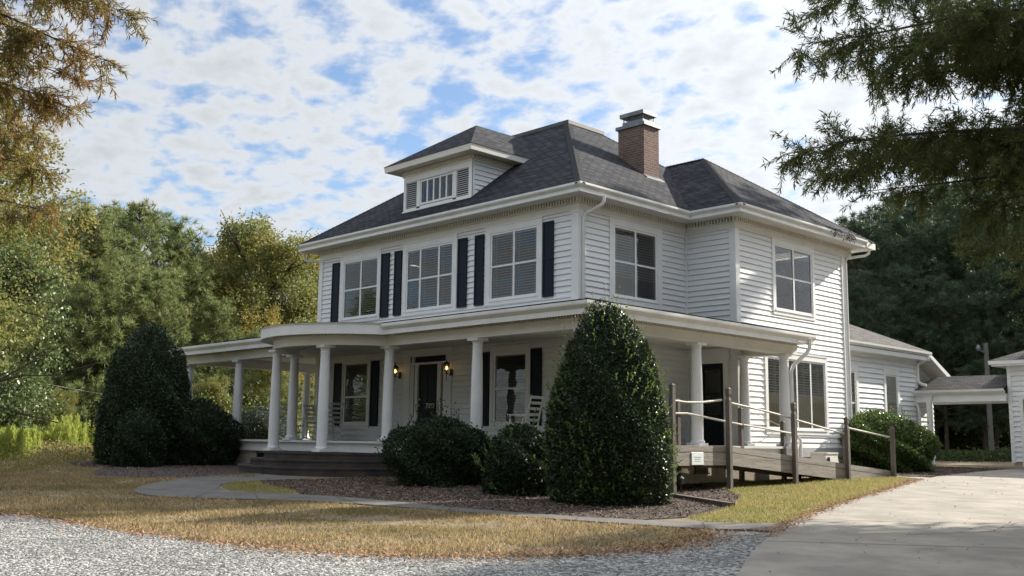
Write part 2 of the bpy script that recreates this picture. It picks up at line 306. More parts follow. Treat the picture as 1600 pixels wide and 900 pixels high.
def dup(root, loc, rz=0, scale=None, label=None, group=None):
    def cp(o, par):
        c = o.copy(); scene.collection.objects.link(c); c.parent = par
        for ch in [x for x in bpy.data.objects if x.parent == o]: cp(ch, c)
        return c
    r = cp(root, None); r.location = loc; r.rotation_euler = (0, 0, rz)
    if scale: r.scale = scale if hasattr(scale, '__len__') else (scale,) * 3
    if label: r['label'] = label
    if group: r['group'] = group
    return r
def unit(v): return v / np.maximum(np.linalg.norm(v, axis=-1, keepdims=True), 1e-9)
def leaves(name, P, D, Nn, L, Wd, m, parent=None, link=True, shape='diamond'):
    """one leaf per row: base point P, direction D, side vector from Nn; L, Wd arrays"""
    n = len(P); D = unit(D); S = unit(np.cross(D, Nn)); L = np.broadcast_to(np.asarray(L), (n,))[:, None]; Wd = np.broadcast_to(np.asarray(Wd), (n,))[:, None]
    up = unit(np.cross(S, D))
    if shape == 'tri': V = np.stack([P - S * Wd / 2, P + S * Wd / 2, P + D * L], 1).reshape(-1, 3); F = np.arange(n * 3).reshape(-1, 3)
    else: V = np.stack([P, P + D * L * .45 + S * Wd / 2 + up * Wd * .12, P + D * L, P + D * L * .45 - S * Wd / 2 + up * Wd * .12], 1).reshape(-1, 3); F = np.arange(n * 4).reshape(-1, 4)
    return npmesh(name, V, F, m, parent, link)
def rdir(n): return unit(RNG.normal(size=(n, 3)))

# ---------------------------------------------------------------- ground
FH = np.array([FHX, FHY]); RT = np.array([.6997, .7144]); C2 = CAM[:2]
def st(s, t): return C2 + np.outer(s, FH) + np.outer(t, RT)
svals = np.concatenate([[-300, -120, -60, -30, -15, -8], np.arange(-4, 45.01, .5), [50, 60, 80, 110, 160, 250, 450]])
tvals = np.concatenate([[-450, -200, -100, -60], np.arange(-40, 40.1, 4), [60, 100, 200, 450]])
V = []
for s_ in svals:
    xy = st(np.full(len(tvals), s_), tvals); V.append(np.column_stack([xy, zg(xy[:, 0], xy[:, 1])]))
V = np.concatenate(V); nt_ = len(tvals); F = []
for i in range(len(svals) - 1):
    for j in range(nt_ - 1): F.append([i * nt_ + j, i * nt_ + j + 1, (i + 1) * nt_ + j + 1, (i + 1) * nt_ + j])
g = npmesh('ground', V, np.array(F), M['dirt']); tag(g, 'brown and green dry lawn ground around the white house', 'ground', kind='structure')
def overlay(name, pts, m, h, label, cat, kind='structure', skirt=.0, smoothpts=0):
    """a sheet laid on the terrain, h above it, sliced so that it follows the ground"""
    P = [Vector((x, y, 0)) for x, y in pts]
    for _ in range(smoothpts):
        Q = []
        for i in range(len(P)):
            a, b = P[i], P[(i + 1) % len(P)]; Q += [a * .75 + b * .25, a * .25 + b * .75]
        P = Q
    bm = bmesh.new(); f = bm.faces.new([bm.verts.new(p) for p in P]); bm.normal_update()
    if f.normal.z < 0: f.normal_flip()
    bmesh.ops.triangulate(bm, faces=bm.faces)
    for s_ in np.arange(-10, 45, .5):
        co = C2 + FH * s_; bmesh.ops.bisect_plane(bm, geom=bm.verts[:] + bm.edges[:] + bm.faces[:], dist=1e-5, plane_co=(co[0], co[1], 0), plane_no=(FHX, FHY, 0))
    for v in bm.verts: v.co.z = Z(v.co.x, v.co.y) + h
    if skirt:
        be = [e for e in bm.edges if e.is_boundary]; r = bmesh.ops.extrude_edge_only(bm, edges=be)
        for v in [x for x in r['geom'] if isinstance(x, bmesh.types.BMVert)]: v.co.z -= skirt
    me = bpy.data.meshes.new(name); bm.to_mesh(me); bm.free(); me.materials.append(m)
    o = bpy.data.objects.new(name, me); scene.collection.objects.link(o); tag(o, label, cat, kind=kind); return o, [(p.x, p.y) for p in P]
grass_front = [(-3.4, -15.2), (-.59, -13.66), (.53, -13.41), (1.12, -13.2), (1.8, -13.1), (2.75, -13.05), (3.82, -12.93), (4.7, -12.75), (5.68, -12.51), (6.8, -12.17), (7.63, -11.72), (8.24, -11.12), (8.81, -10.28), (9.16, -9.3), (9.26, -8.57), (9.13, -7.85), (8.83, -7.2), (8.5, -6.75)]
drive_edge = [(15.6, -24), (13.6, -17), (11.83, -11.73), (10.95, -9.78), (10.51, -8.97), (10.07, -8.08), (9.54, -6.93), (9.2, -6.14), (8.7, -4.86), (8.42, -3.89), (7.88, -2.17), (7.27, -.04), (6.76, 2.09), (6.12, 4.37), (5.43, 6.82), (5.2, 8.0), (4.84, 9.49), (4.45, 12.43), (4.12, 15.0), (3.9, 17.3)]
walk_outer = [(9.22, -6.2), (8.88, -6.3), (8.42, -6.72), (7.51, -7.04), (6.55, -7.34), (5.58, -7.66), (4.34, -7.93), (3.63, -8.05), (2.53, -8.36), (1.53, -8.75), (.8, -9.25), (.31, -9.7), (-.06, -10.0), (-.61, -10.3), (-1.29, -10.39), (-2.03, -10.22), (-2.86, -9.75), (-3.76, -9.0), (-4.61, -7.86), (-5.1, -6.9), (-5.4, -5.6)]
walk_inner = [(-3.0, -5.7), (-3.15, -6.7), (-3.2, -7.2), (-3.0, -7.7), (-2.52, -8.15), (-1.81, -8.58), (-1.04, -8.75), (-.42, -8.6), (.2, -8.2), (1.05, -7.86), (2.3, -7.62), (3.95, -7.5), (5.18, -7.25), (6.25, -6.95), (7.2, -6.5), (7.9, -6.05), (8.45, -5.55), (8.80, -5.1)]
drive = drive_edge + [(3.9, 17.9), (20, 17.9), (34, 5), (34, -24)]
_gf = np.array(grass_front); _o = []
for _a, _b in zip(_gf[:-1], _gf[1:]):      # the lawn edge wanders
    _n = max(2, int(np.linalg.norm(_b - _a) / .12))
    for _i in range(_n): _o.append(tuple(_a + (_b - _a) * _i / _n + RNG.normal(0, .045, 2)))
grass_front_w = _o + [grass_front[-1]]
gravel = grass_front_w + [(9.3, -6.3), (9.6, -6.7), (10.3, -8.1), (11.2, -9.9), (12.0, -11.6), (13.8, -16.9), (16, -24.2), (2, -30), (-12, -22)]
mulch_bed = [(-3.0, -6.0), (-3.1, -6.9), (-2.3, -7.3), (-1.2, -7.45), (-.3, -7.75), (.35, -8.05), (1.05, -7.8), (2.3, -7.58), (3.95, -7.46), (5.18, -7.2), (6.25, -6.9), (7.0, -6.5), (7.25, -5.6), (6.95, -4.3), (6.75, -3.6), (6.3, -2.7), (5.4, -1.2), (4.3, -.2), (3.2, .6), (2.9, 2), (2.9, -3.0), (-3, -3.0)]
mulch_left = [(-4.4, -6.6), (-4.9, -7.4), (-5.6, -8.5), (-6.3, -9.1), (-8.0, -8.6), (-9.6, -7.6), (-11.5, -7.6), (-14.5, -6.6), (-16, -4), (-15, -2), (-10, -2.9), (-5.4, -3.0)]
mulch_far = [(4.9, 7.95), (5.1, 8.15), (4.78, 9.4), (4.4, 12.3), (4.1, 15.0), (3.9, 17.2), (2.2, 17.6), (.2, 17.7), (.3, 11), (1.7, 10.4), (1.7, 8.5), (3.2, 8.3)]
overlay('gravel_drive', gravel, M['gravel'], .006, 'pale grey gravel drive sweeping past the front lawn', 'gravel drive')
overlay('driveway', drive, M['concrete'], .03, 'pale concrete driveway leading to the garage', 'driveway', skirt=.05)
_, wp = overlay('walkway', walk_outer + walk_inner, M['walk'], .024, 'curved concrete walkway from driveway to the front steps', 'walkway', skirt=.05)
overlay('mulch_bed', mulch_bed, M['mulch'], .010, 'brown bark mulch bed along the front porch', 'mulch bed')
overlay('mulch_bed', mulch_left, M['mulch'], .010, 'shaded mulch bed under the shrubs left of the steps', 'mulch bed')
overlay('mulch_bed', mulch_far, M['mulch'], .010, 'mulch strip beside the driveway before the covered walkway', 'mulch bed')
overlay('concrete_pad', [(4.45, 7.55), (5.5, 7.2), (5.3, 7.95), (4.9, 8.25), (3.1, 8.35), (3.1, 7.75)], M['concrete'], .026, 'small concrete pad at the foot of the ramp', 'pad', skirt=.05)
# driveway joints: thin dark strips laid on the slab
def joint(a, b, name='driveway_joint'):
    mb = MB(); n = 14; a = np.array(a); b = np.array(b); d = unit(b - a); pr = np.array([-d[1], d[0]]) * .010
    P = [a + (b - a) * k / n for k in range(n + 1)]
    for p, q_ in zip(P[:-1], P[1:]): mb.poly([(p[0] - pr[0], p[1] - pr[1], Z(*p) + .034), (q_[0] - pr[0], q_[1] - pr[1], Z(*q_) + .034), (q_[0] + pr[0], q_[1] + pr[1], Z(*q_) + .034), (p[0] + pr[0], p[1] + pr[1], Z(*p) + .034)])
    return mb
jm = MB()
for a, b in [((9.75, -7.3), (20, .55)), ((8.6, -4.6), (18, 3.0)), ((7.2, .3), (17, 8)), ((5.9, 5), (14, 11.6)), ((11.4, -10.8), (24, -1.3))]:
    j = joint(a, b); n = len(jm.v); jm.v += j.v; jm.f += [[n + i for i in f] for f in j.f]; jm.uv += j.uv
jm = jm.build('driveway_joint', mat('dark_joint_fill', (.07, .06, .05), .95)); tag(jm, 'thin dark control joints cut across the concrete driveway', 'joint', kind='structure')
def crack(name, pts, w, lift, label, wob=.03):
    mb = MB(); P = []
    for a, b in zip(pts[:-1], pts[1:]):
        a, b = np.array(a), np.array(b); n = max(2, int(np.linalg.norm(b - a) / .10))
        for i in range(n): P.append(a + (b - a) * i / n + RNG.normal(0, wob, 2))
    P.append(np.array(pts[-1]))
    for i in range(len(P) - 1):
        d = unit(P[i + 1] - P[i]); r = np.array([-d[1], d[0]]) * w * RNG.uniform(.4, 1.1); mb.poly([(*(P[i] - r), Z(*P[i]) + lift), (*(P[i + 1] - r), Z(*P[i + 1]) + lift), (*(P[i + 1] + r), Z(*P[i + 1]) + lift), (*(P[i] + r), Z(*P[i]) + lift)])
    o = mb.build(name, bpy.data.materials['dark_joint_fill']); tag(o, label, 'crack', kind='structure')
crack('driveway_crack', [(10.6, -5.2), (11.2, -3.9), (11.0, -2.4), (11.8, -.6)], .007, .034, 'long thin crack wandering across the shaded slab of the driveway')
crack('driveway_crack', [(7.6, 3.6), (8.6, 4.2), (9.9, 4.1)], .006, .034, 'short crack in the sunlit slab near the ramp')
for i, j in ((2, 15), (4, 13), (6, 11), (8, 9), (10, 7), (12, 5)): crack('walkway_joint', [walk_outer[i], walk_inner[j]], .009, .030, 'dark joint across the front walkway slab, %s from the driveway' % ('nearest', 'second', 'third', 'fourth', 'fifth', 'sixth')[i // 2 - 1], .006)

def inpoly(P, poly):
    x, y = P[:, 0], P[:, 1]; r = np.zeros(len(P), bool); n = len(poly); j = n - 1
    for i in range(n):
        xi, yi = poly[i]; xj, yj = poly[j]
        c = ((yi > y) != (yj > y)) & (x < (xj - xi) * (y - yi) / (yj - yi + 1e-12) + xi); r ^= c; j = i
    return r
def scatter(n, poly, excl=()):
    a = np.array(poly); lo, hi = a.min(0), a.max(0); P = RNG.uniform(lo, hi, (n, 2)); k = inpoly(P, poly)
    for e in excl: k &= ~inpoly(P, e)
    return P[k]
def noise2(P, sc, seed=0):
    r = np.random.default_rng(seed); s = 0
    for k in range(6):
        th = r.uniform(0, 6.28); w = sc * r.uniform(.6, 1.9); ph = r.uniform(0, 6.28); s = s + np.sin((P[:, 0] * math.cos(th) + P[:, 1] * math.sin(th)) * w + ph)
    return s / 3
lawn = grass_front_w + [(8.4, -6.6)] + walk_outer[3:] + [(-4.0, -6.6), (-5.0, -7.5), (-5.6, -8.5), (-6.3, -9.1), (-8, -8.6), (-9.6, -7.6), (-11.5, -7.6), (-14, -7), (-12, -10), (-6.5, -12.8)]
island = [(-3.1, -6.9), (-3.15, -7.3), (-3.0, -7.65), (-2.52, -8.08), (-1.81, -8.5), (-1.04, -8.7), (-.42, -8.55), (0.1, -8.2), (-.3, -7.75), (-1.2, -7.45), (-2.3, -7.3)]
right_lawn = [(8.7, -5.0), (8.42, -3.89), (7.88, -2.17), (7.27, -.04), (6.76, 2.09), (6.12, 4.37), (5.43, 6.95), (4.4, 7.6), (4.0, 7.0), (3.3, 1.5), (4.3, -.2), (5.4, -1.2), (6.3, -2.7), (6.75, -3.6), (6.95, -4.3), (7.25, -5.6), (7.9, -5.9), (8.4, -5.45)]
def grassmesh(name, P, m, label, h=.05, w=.011, lean=.5):
    n = len(P); nz = noise2(P, 1.6, 3)
    B = np.column_stack([P, zg(P[:, 0], P[:, 1])]); D = unit(np.column_stack([RNG.normal(0, lean, (n, 2)), np.ones(n)]))
    o = leaves(name, B, D, rdir(n), RNG.uniform(.5, 1.25, n) * h * (1 + .35 * nz), w, m, shape='tri'); tag(o, label, 'grass', kind='stuff'); return o
P = np.concatenate([scatter(300000, lawn)]); keep = RNG.uniform(size=len(P)) < np.clip(.62 + .45 * noise2(P, 2.3, 5) + .25 * noise2(P, 6.0, 6), .06, 1); P = P[keep]
grassmesh('grass', P, M['grass'], 'dry yellow brown lawn grass in front of the curved walkway', .065, .015, .65)
grassmesh('grass', scatter(9000, island), M['grass2'], 'patch of green grass inside the curve of the walkway', .06)
grassmesh('grass', scatter(90000, right_lawn), M['grass2'], 'green and gold grass strip between the ramp and the driveway', .07, .014, .6)
# rough far edge of the lawn and litter
def along(poly, n, spread, closed=False):
    a = np.array(poly + ([poly[0]] if closed else [])); seg = np.linalg.norm(np.diff(a, axis=0), axis=1); c = np.concatenate([[0], np.cumsum(seg)]); u = RNG.uniform(0, c[-1], n)
    i = np.clip(np.searchsorted(c, u) - 1, 0, len(seg) - 1); f = ((u - c[i]) / seg[i])[:, None]; return a[i] * (1 - f) + a[i + 1] * f + RNG.normal(0, spread, (n, 2))
def litter(name, P, m, L, Wd, label, cat, lift=.03, flat=.35):
    n = len(P); B = np.column_stack([P, zg(P[:, 0], P[:, 1]) + lift]); a = RNG.uniform(0, 6.28, n); D = np.column_stack([np.cos(a), np.sin(a), RNG.normal(0, flat, n)])
    N_ = np.column_stack([RNG.normal(0, .4, (n, 2)), np.ones(n)]); o = leaves(name, B, D, N_, RNG.uniform(.6, 1.3, n) * L, RNG.uniform(.7, 1.3, n) * Wd, m); tag(o, label, cat, kind='stuff'); return o
P = np.concatenate([along(grass_front[1:], 2600, .16), along(grass_front[8:], 1500, .28)])
litter('fallen_leaves', P, M['litter'], .075, .022, 'rust coloured dead leaves lying along the edge between gravel and lawn', 'dead leaves', .02, .5)
litter('fallen_leaves', np.concatenate([along(drive_edge[6:15], 2600, .09), scatter(900, lawn), scatter(800, drive[2:19] + [(9, 17), (14, 5), (16, -8), (14, -13)])]), M['litter'], .06, .022, 'dead leaves scattered on the driveway and along its grass edge', 'dead leaves', .045, .3)
litter('mulch_chips', np.concatenate([scatter(46000, mulch_bed), scatter(9000, mulch_left), scatter(12000, mulch_far)]), M['chip'], .055, .02, 'loose bark chips covering the planting beds by the house', 'bark chips', .018, .35)
# loose stones of the gravel (small flat-sided pebbles)
gz = [p for p in grass_front] + [(11.9, -11.8), (13.2, -15), (8, -17.5), (0, -17)]
P = scatter(62000, gz); n = len(P); r = RNG.uniform(.007, .017, n)
base = np.array([[1, 0, 0], [-.5, .87, 0], [-.5, -.87, 0], [0, 0, .8]]); Fq = np.array([[0, 1, 3], [1, 2, 3], [2, 0, 3]])
a = RNG.uniform(0, 6.28, n); ca, sa = np.cos(a), np.sin(a)
Vx = base[None, :, 0] * ca[:, None] - base[None, :, 1] * sa[:, None]; Vy = base[None, :, 0] * sa[:, None] + base[None, :, 1] * ca[:, None]
V = np.stack([P[:, 0:1] + Vx * r[:, None], P[:, 1:2] + Vy * r[:, None], zg(P[:, 0], P[:, 1])[:, None] + .006 + base[None, :, 2] * r[:, None] * RNG.uniform(.5, 1.2, (n, 1))], 2).reshape(-1, 3)
F = (Fq[None] + 4 * np.arange(n)[:, None, None]).reshape(-1, 3); o = npmesh('gravel_stones', V, F, M['stone']); tag(o, 'loose pale and dark stones on top of the gravel drive', 'gravel', kind='stuff')

# ---------------------------------------------------------------- the house
# house frame: front wall y = 0 (faces -y), right wall x = 0 (faces +x), jog wall y = D1, rear block wall x = J; floor of porch z = ZB
Wd_, D1, J, D2, O = 11.42, 4.55, 1.63, 10.58, .567; ZE = 7.99; ZB = 1.594; ZC = 3.954; PD, PR, PL = 3.144, 3.013, 2.541; OG = .466; ZG = 4.47; MR = .7465
house = thing('house', 'two storey white clapboard house with dark shingled hip roof and wraparound columned porch', 'house', (0, 0, 0), kind='thing')
class Fr:      # wall frame: u along the wall, n outwards
    def __init__(s, o, u, n): s.o = Vector(o); s.u = Vector(u); s.n = Vector(n)
    def __call__(s, u, n, z): return s.o + s.u * u + s.n * n + Vector((0, 0, z))
    def box(s, mb, u0, u1, n0, n1, z0, z1):
        return mb.hexa([s(u0, n0, z0), s(u1, n0, z0), s(u1, n1, z0), s(u0, n1, z0), s(u0, n0, z1), s(u1, n0, z1), s(u1, n1, z1), s(u0, n1, z1)])
FRONT = Fr((0, 0, 0), (1, 0, 0), (0, -1, 0)); SIDE = Fr((0, 0, 0), (0, 1, 0), (1, 0, 0)); JOG = Fr((0, D1, 0), (1, 0, 0), (0, -1, 0)); SIDE2 = Fr((J, 0, 0), (0, 1, 0), (1, 0, 0))
LEFT = Fr((-Wd_, 0, 0), (0, -1, 0), (-1, 0, 0)); BACK = Fr((0, D2, 0), (-1, 0, 0), (0, 1, 0))
def siding(mb, fr, u0, u1, z0, z1, holes=(), expo=.152, t=.017, topcut=None):
    k = int(math.ceil((z1 - z0) / expo)); jit = np.random.default_rng(int(abs(u0 * 37 + u1 * 11 + z0 * 5)) + 3); joints = [sorted(jit.uniform(u0, u1, max(1, int((u1 - u0) / 2.6)))) for _ in range(k)]
    for i in range(k):
        a, b = z0 + i * expo, min(z1, z0 + (i + 1) * expo)
        cuts = sorted({a, b} | {z for h in holes for z in h[2:4] if a < z < b})
        for c, d in zip(cuts[:-1], cuts[1:]):
            mid = (c + d) / 2; iv = [(u0, u1)]
            for h in holes:
                if h[2] < mid < h[3]:
                    nv = []
                    for p, q_ in iv:
                        if h[1] <= p or h[0] >= q_: nv.append((p, q_)); continue
                        if h[0] > p: nv.append((p, h[0]))
                        if h[1] < q_: nv.append((h[1], q_))
                    iv = nv
            nc = (t + .014) * (1 - (c - a) / expo) - .012; nd = (t + .014) * (1 - (d - a) / expo) - .012
            for p, q_ in iv:
                if q_ - p < .004: continue
                bj = [p] + [j for j in joints[i] if p < j < q_] + [q_]
                for p_, r_ in zip(bj[:-1], bj[1:]):
                    e0, e1 = jit.uniform(-.0012, .003, 2); w0, w1 = jit.uniform(-.0015, .0015, 2)
                    g_ = .0045 if c == a else 0.0      # the open joint under each lap
                    mb.poly([fr(p_, nc + e0, c + w0 + g_), fr(r_, nc + e1, c + w1 + g_), fr(r_, nd + e1 * .3, d), fr(p_, nd + e0 * .3, d)])
                    if c == a:
                        mb.poly([fr(p_, -.05, c + w0 + g_), fr(r_, -.05, c + w1 + g_), fr(r_, nc + e1, c + w1 + g_), fr(p_, nc + e0, c + w0 + g_)])
                        mb.poly([fr(p_, -.05, c - .004), fr(r_, -.05, c - .004), fr(r_, -.05, c + w1 + g_), fr(p_, -.05, c + w0 + g_)]); mb.poly([fr(p_, -.05, c - .004), fr(r_, -.05, c - .004), fr(r_, -.011, c - .002), fr(p_, -.011, c - .002)])
    return mb
def blinds(mb, fr, u0, u1, z0, z1, n, pitch=.072, tilt=32):
    z = z1 - .03; fr.box(mb, u0, u1, n - .03, n + .015, z1 - .035, z1)
    dz, dn = math.sin(R(tilt)) * .025, math.cos(R(tilt)) * .025
    while z > z0 + .02:
        z -= pitch; mb.poly([fr(u0, n + dn, z - dz), fr(u1, n + dn, z - dz), fr(u1, n - dn, z + dz), fr(u0, n - dn, z + dz)])
    for uu in (u0 + .12, u1 - .12): fr.box(mb, uu, uu + .006, n - .004, n + .004, z0, z1)
def window(fr, u0, u1, z0, z1, cols=2, split=.5, cas=(.14, .14, .16, .12), blind='full', rows=2, bm='blind', widths=None, fw=.055, parent=None, drop=0.0):
    """casing with sashes, panes and blind; (u0..u1, z0..z1) is the outer edge of the sash frame"""
    L_, R_, T_, B_ = cas; mb = MB()
    if L_: fr.box(mb, u0 - L_, u0, 0, .034, z0 - B_, z1 + T_)
    if R_: fr.box(mb, u1, u1 + R_, 0, .034, z0 - B_, z1 + T_)
    if T_: fr.box(mb, u0, u1, 0, .034, z1, z1 + T_); fr.box(mb, u0 - L_ - .02, u1 + R_ + .02, 0, .05, z1 + T_, z1 + T_ + .03)
    if B_: fr.box(mb, u0, u1, 0, .034, z0 - B_, z0 - .03); fr.box(mb, u0 - .03, u1 + .03, 0, .055, z0 - .03, z0)
    w = mb.build('window', M['trim'], parent or house)
    fb = MB(); d0, d1 = -.07, (.006 if blind == 'louver' else .014); gn = -.003 if blind == 'louver' else -.010; mid = z0 + (z1 - z0) * split
    fr.box(fb, u0, u0 + fw, d0, d1, z0, z1); fr.box(fb, u1 - fw, u1, d0, d1, z0, z1); fr.box(fb, u0 + fw, u1 - fw, d0, d1, z1 - fw, z1); fr.box(fb, u0 + fw, u1 - fw, d0, d1, z0, z0 + fw * 1.2)
    ws = widths or [1] * cols; tot = sum(ws); x = u0 + fw * .5; sp = u1 - u0 - fw; edges = []
    for i in range(cols):
        x2 = x + sp * ws[i] / tot; edges.append((x + fw * .5, x2 - fw * .5))
        if i < cols - 1: fr.box(fb, x2 - fw * .62, x2 + fw * .62, d0, d1 - .004, z0 + fw, z1 - fw)
        x = x2
    gb = MB()
    for i, (a, b) in enumerate(edges):
        if rows == 2: fr.box(fb, a, b, d0 + .01, d1 - .012, mid - .024, mid + .024)
        gb.poly([fr(a, gn, z0 + fw), fr(b, gn, z0 + fw), fr(b, gn, z1 - fw), fr(a, gn, z1 - fw)])
    fb.build('frame', M['vinyl'], w); gb.build('pane', M['glass'], w, fix=False)
    if blind:
        bb = MB()
        for a, b in edges:
            if blind == 'full': blinds(bb, fr, a - .01, b + .01, z0 + fw + drop, z1 - fw, -.055)
            elif blind == 'louver':
                zb_ = mid + .03; mz = z1 - fw
                for q0, q1 in ((a, (a + b) / 2 - .01), ((a + b) / 2 + .01, b)):
                    fr.box(bb, q0, q0 + .03, -.03, -.008, zb_, mz); fr.box(bb, q1 - .03, q1, -.03, -.008, zb_, mz); zz = zb_ + .05
                    while zz < mz - .03: bb.poly([fr(q0 + .03, -.008, zz - .030), fr(q1 - .03, -.008, zz - .030), fr(q1 - .03, -.032, zz + .018), fr(q0 + .03, -.032, zz + .018)]); zz += .075
        bb.build('blind', M['vinyl' if blind == 'louver' else bm], w)
        if blind == 'louver':
            cb_ = MB()
            for a, b in edges:
                n = 26; pts = [(a + (b - a) * k / n, -.016 + .006 * math.sin(k * 2.1 + a)) for k in range(n + 1)]
                for (p, pn), (q_, qn) in zip(pts[:-1], pts[1:]): cb_.poly([fr(p, pn, z0 + fw), fr(q_, qn, z0 + fw), fr(q_, qn, mid + .02), fr(p, pn, mid + .02)])
            cb_.build('curtain', M['lace'], w, smooth=True)
    return (u0, u1, z0, z1)
# ---- windows (outer sash edges measured on the walls)
hf = []; DT = .20       # casings run up to the frieze above the upper windows
hf.append(window(FRONT, -10.06, -8.26, 5.40, 7.26, 2, .50, (.19, .14, .17, .13)))
hf.append(window(FRONT, -6.86, -4.75, 5.40, 7.26, 3, .50, (.17, .17, .17, .13), widths=[.8, 1.1, .8]))
hf.append(window(FRONT, -3.20, -1.40, 5.40, 7.26, 2, .50, (.20, .16, .17, .13)))
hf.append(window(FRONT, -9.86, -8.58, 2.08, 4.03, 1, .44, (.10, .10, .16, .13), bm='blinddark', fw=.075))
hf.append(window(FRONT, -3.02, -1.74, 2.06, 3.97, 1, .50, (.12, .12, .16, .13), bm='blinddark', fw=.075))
hs = [window(SIDE, 1.375, 3.20, 5.40, 7.28, 2, .50, (.18, .22, .20, .20), drop=.5)]
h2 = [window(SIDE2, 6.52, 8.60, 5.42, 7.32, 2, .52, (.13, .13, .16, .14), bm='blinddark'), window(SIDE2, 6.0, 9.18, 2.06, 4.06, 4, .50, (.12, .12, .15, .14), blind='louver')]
door_hole = (-6.55, -4.95, ZB, 4.10); hf.append(door_hole)
storm_hole = (.44, 1.22, ZB, 3.80)
def wall(name, fr, u0, u1, z0, z1, holes, label=None):
    mb = MB(); siding(mb, fr, u0, u1, z0, z1, holes); o = mb.build(name, M['siding'], house)
    if label: o['label'] = label
    return o
wall('wall', FRONT, -Wd_, 0, ZB, 7.62, hf, 'front clapboard wall'); wall('wall', SIDE, 0, D1, ZB, 7.62, hs, 'right clapboard wall of the front block')
wall('wall', JOG, 0, J, ZB, 7.62, [storm_hole], 'short clapboard wall in the corner by the side door'); wall('wall', SIDE2, D1, D2, 1.56, 7.62, h2, 'right clapboard wall of the rear block')
wall('wall', LEFT, -D2, 0, ZB, 7.62, [], 'left clapboard wall'); wall('wall', BACK, -J, Wd_, 1.4, 7.62, [], 'back clapboard wall')
ib = MB(); ib.box(-Wd_ + .02, -.02, .3, D2 - .02, 4.55, 4.75); ib.box(-.3, J - .02, D1 + .3, D2 - .02, 4.55, 4.75); ib.box(-Wd_ + .3, -.3, 2.6, 2.7, ZB, 4.55); ib.box(-Wd_ + .3, -1.2, 3.4, 3.5, 4.75, 7.6); ib.box(-1.3, -1.2, .3, D2 - .3, 4.75, 7.6); ib.box(-Wd_ + .02, J - .02, .3, D2 - .02, 1.3, 1.55)
ib.build('interior_partition', M['interior'], house)
# ---- corner boards, frieze, water table
cb_ = MB()
for fr, u0, u1, za in ((FRONT, -.20, .035, ZB), (FRONT, -Wd_ - .035, -Wd_ + .16, ZB), (SIDE, -.0, .16, ZB), (JOG, J - .17, J + .035, ZB), (SIDE2, D1, D1 + .16, 1.56), (SIDE2, D2 - .16, D2 + .035, 1.0), (LEFT, 0, .0, ZB)):
    if u1 > u0: cb_ = MB(); fr.box(cb_, u0, u1, 0, .036, za, 7.47); cb_.build('corner_board', M['trim'], house)
cb_ = MB()
FRONT.box(cb_, -.24, .055, 0, .058, 7.40, 7.44); JOG.box(cb_, J - .20, J + .055, 0, .058, 7.40, 7.44); FRONT.box(cb_, -Wd_ - .055, -Wd_ + .2, 0, .058, 7.40, 7.44)
JOG.box(cb_, -.0, .05, 0, .045, ZB, 7.46)
FRONT.box(cb_, -Wd_, 0, 0, .04, 5.06, 5.16); SIDE.box(cb_, 0, D1, 0, .04, 5.06, 5.14); JOG.box(cb_, .0, J, 0, .04, 4.75, 4.84)
cb_.build('wall_trim', M['trim'], house)
eave_path = [(-Wd_, D2, 0), (-Wd_, 0, 0), (0, 0, 0), (0, D1, 0), (J, D1, 0), (J, D2, 0), (-Wd_, D2, 0)]
EP = [(-Wd_, D2 + .48, 0), (-Wd_, 0, 0), (0, 0, 0), (0, D1, 0), (J, D1, 0), (J, D2 + .48, 0)]     # the cornice is swept round the block
fz = MB(); fz.sweep(EP[:1] + EP[1:], [(0, 7.46), (.042, 7.46), (.042, 7.50), (.03, 7.50), (.03, 7.635), (.10, 7.635), (.10, 7.65), (.045, 7.655), (.045, 7.80), (0, 7.80)])
fz.build('frieze', M['cream'], house)
def dentils(mb, fr, u0, u1, z0, z1, n0, n1, sp, w):
    k = int((u1 - u0) / sp); u = u0 + ((u1 - u0) - (k - 1) * sp - w) / 2
    base = len(mb.v)
    for i in range(k):
        for uu, nn in ((u, n0), (u, n1), (u + w, n1), (u + w, n0)): mb.v += [tuple(fr(uu, nn, z0)), tuple(fr(uu, nn, z1))]
        b_ = base + i * 8; Q = [[b_, b_ + 2, b_ + 3, b_ + 1], [b_ + 2, b_ + 4, b_ + 5, b_ + 3], [b_ + 4, b_ + 6, b_ + 7, b_ + 5], [b_, b_ + 6, b_ + 4, b_ + 2]]
        if i < k - 1: Q.append([b_ + 6, b_ + 8, b_ + 9, b_ + 7])
        mb.f += Q; mb.uv += [None] * len(Q); u += sp
DZ = (7.655, 7.775, .045, .105, .098, .050)
for fr, u0, u1 in ((FRONT, -Wd_ - .08, .08), (SIDE, -.08, D1 - .1), (JOG, .1, J + .08), (SIDE2, D1 - .08, D2 + .3)): dm = MB(); dentils(dm, fr, u0, u1, *DZ); dm.build('dentil_band', M['cream'], house)
sf = MB(); sf.sweep(EP, [(.0, 7.775), (O - .10, 7.775), (O - .10, 7.86), (O - .13, 7.86), (0, 7.80)])
sf.build('soffit', M['cream'], house)
gprof = [(O - .125, 7.765), (O - .02, 7.765), (O - .02, 7.835), (O - .035, 7.85), (O - .01, 7.875), (O + .035, 7.915), (O + .045, 7.94), (O + .045, 7.985), (O + .028, 7.985), (O + .028, 7.93), (O - .05, 7.87), (O - .125, 7.87)]
gt = MB(); gt.sweep([(-Wd_, D2 + .48, 0), (-Wd_, 0, 0), (0, 0, 0), (0, D1, 0), (J, D1, 0), (J, D2 + .48, 0)], gprof); gt.build('gutter', M['gutter'], house)
gt = MB(); gt.box(-Wd_ - O, J + O, D2 + .48, D2 + 1.05, 7.77, 7.96); gt.build('soffit', M['cream'], house)

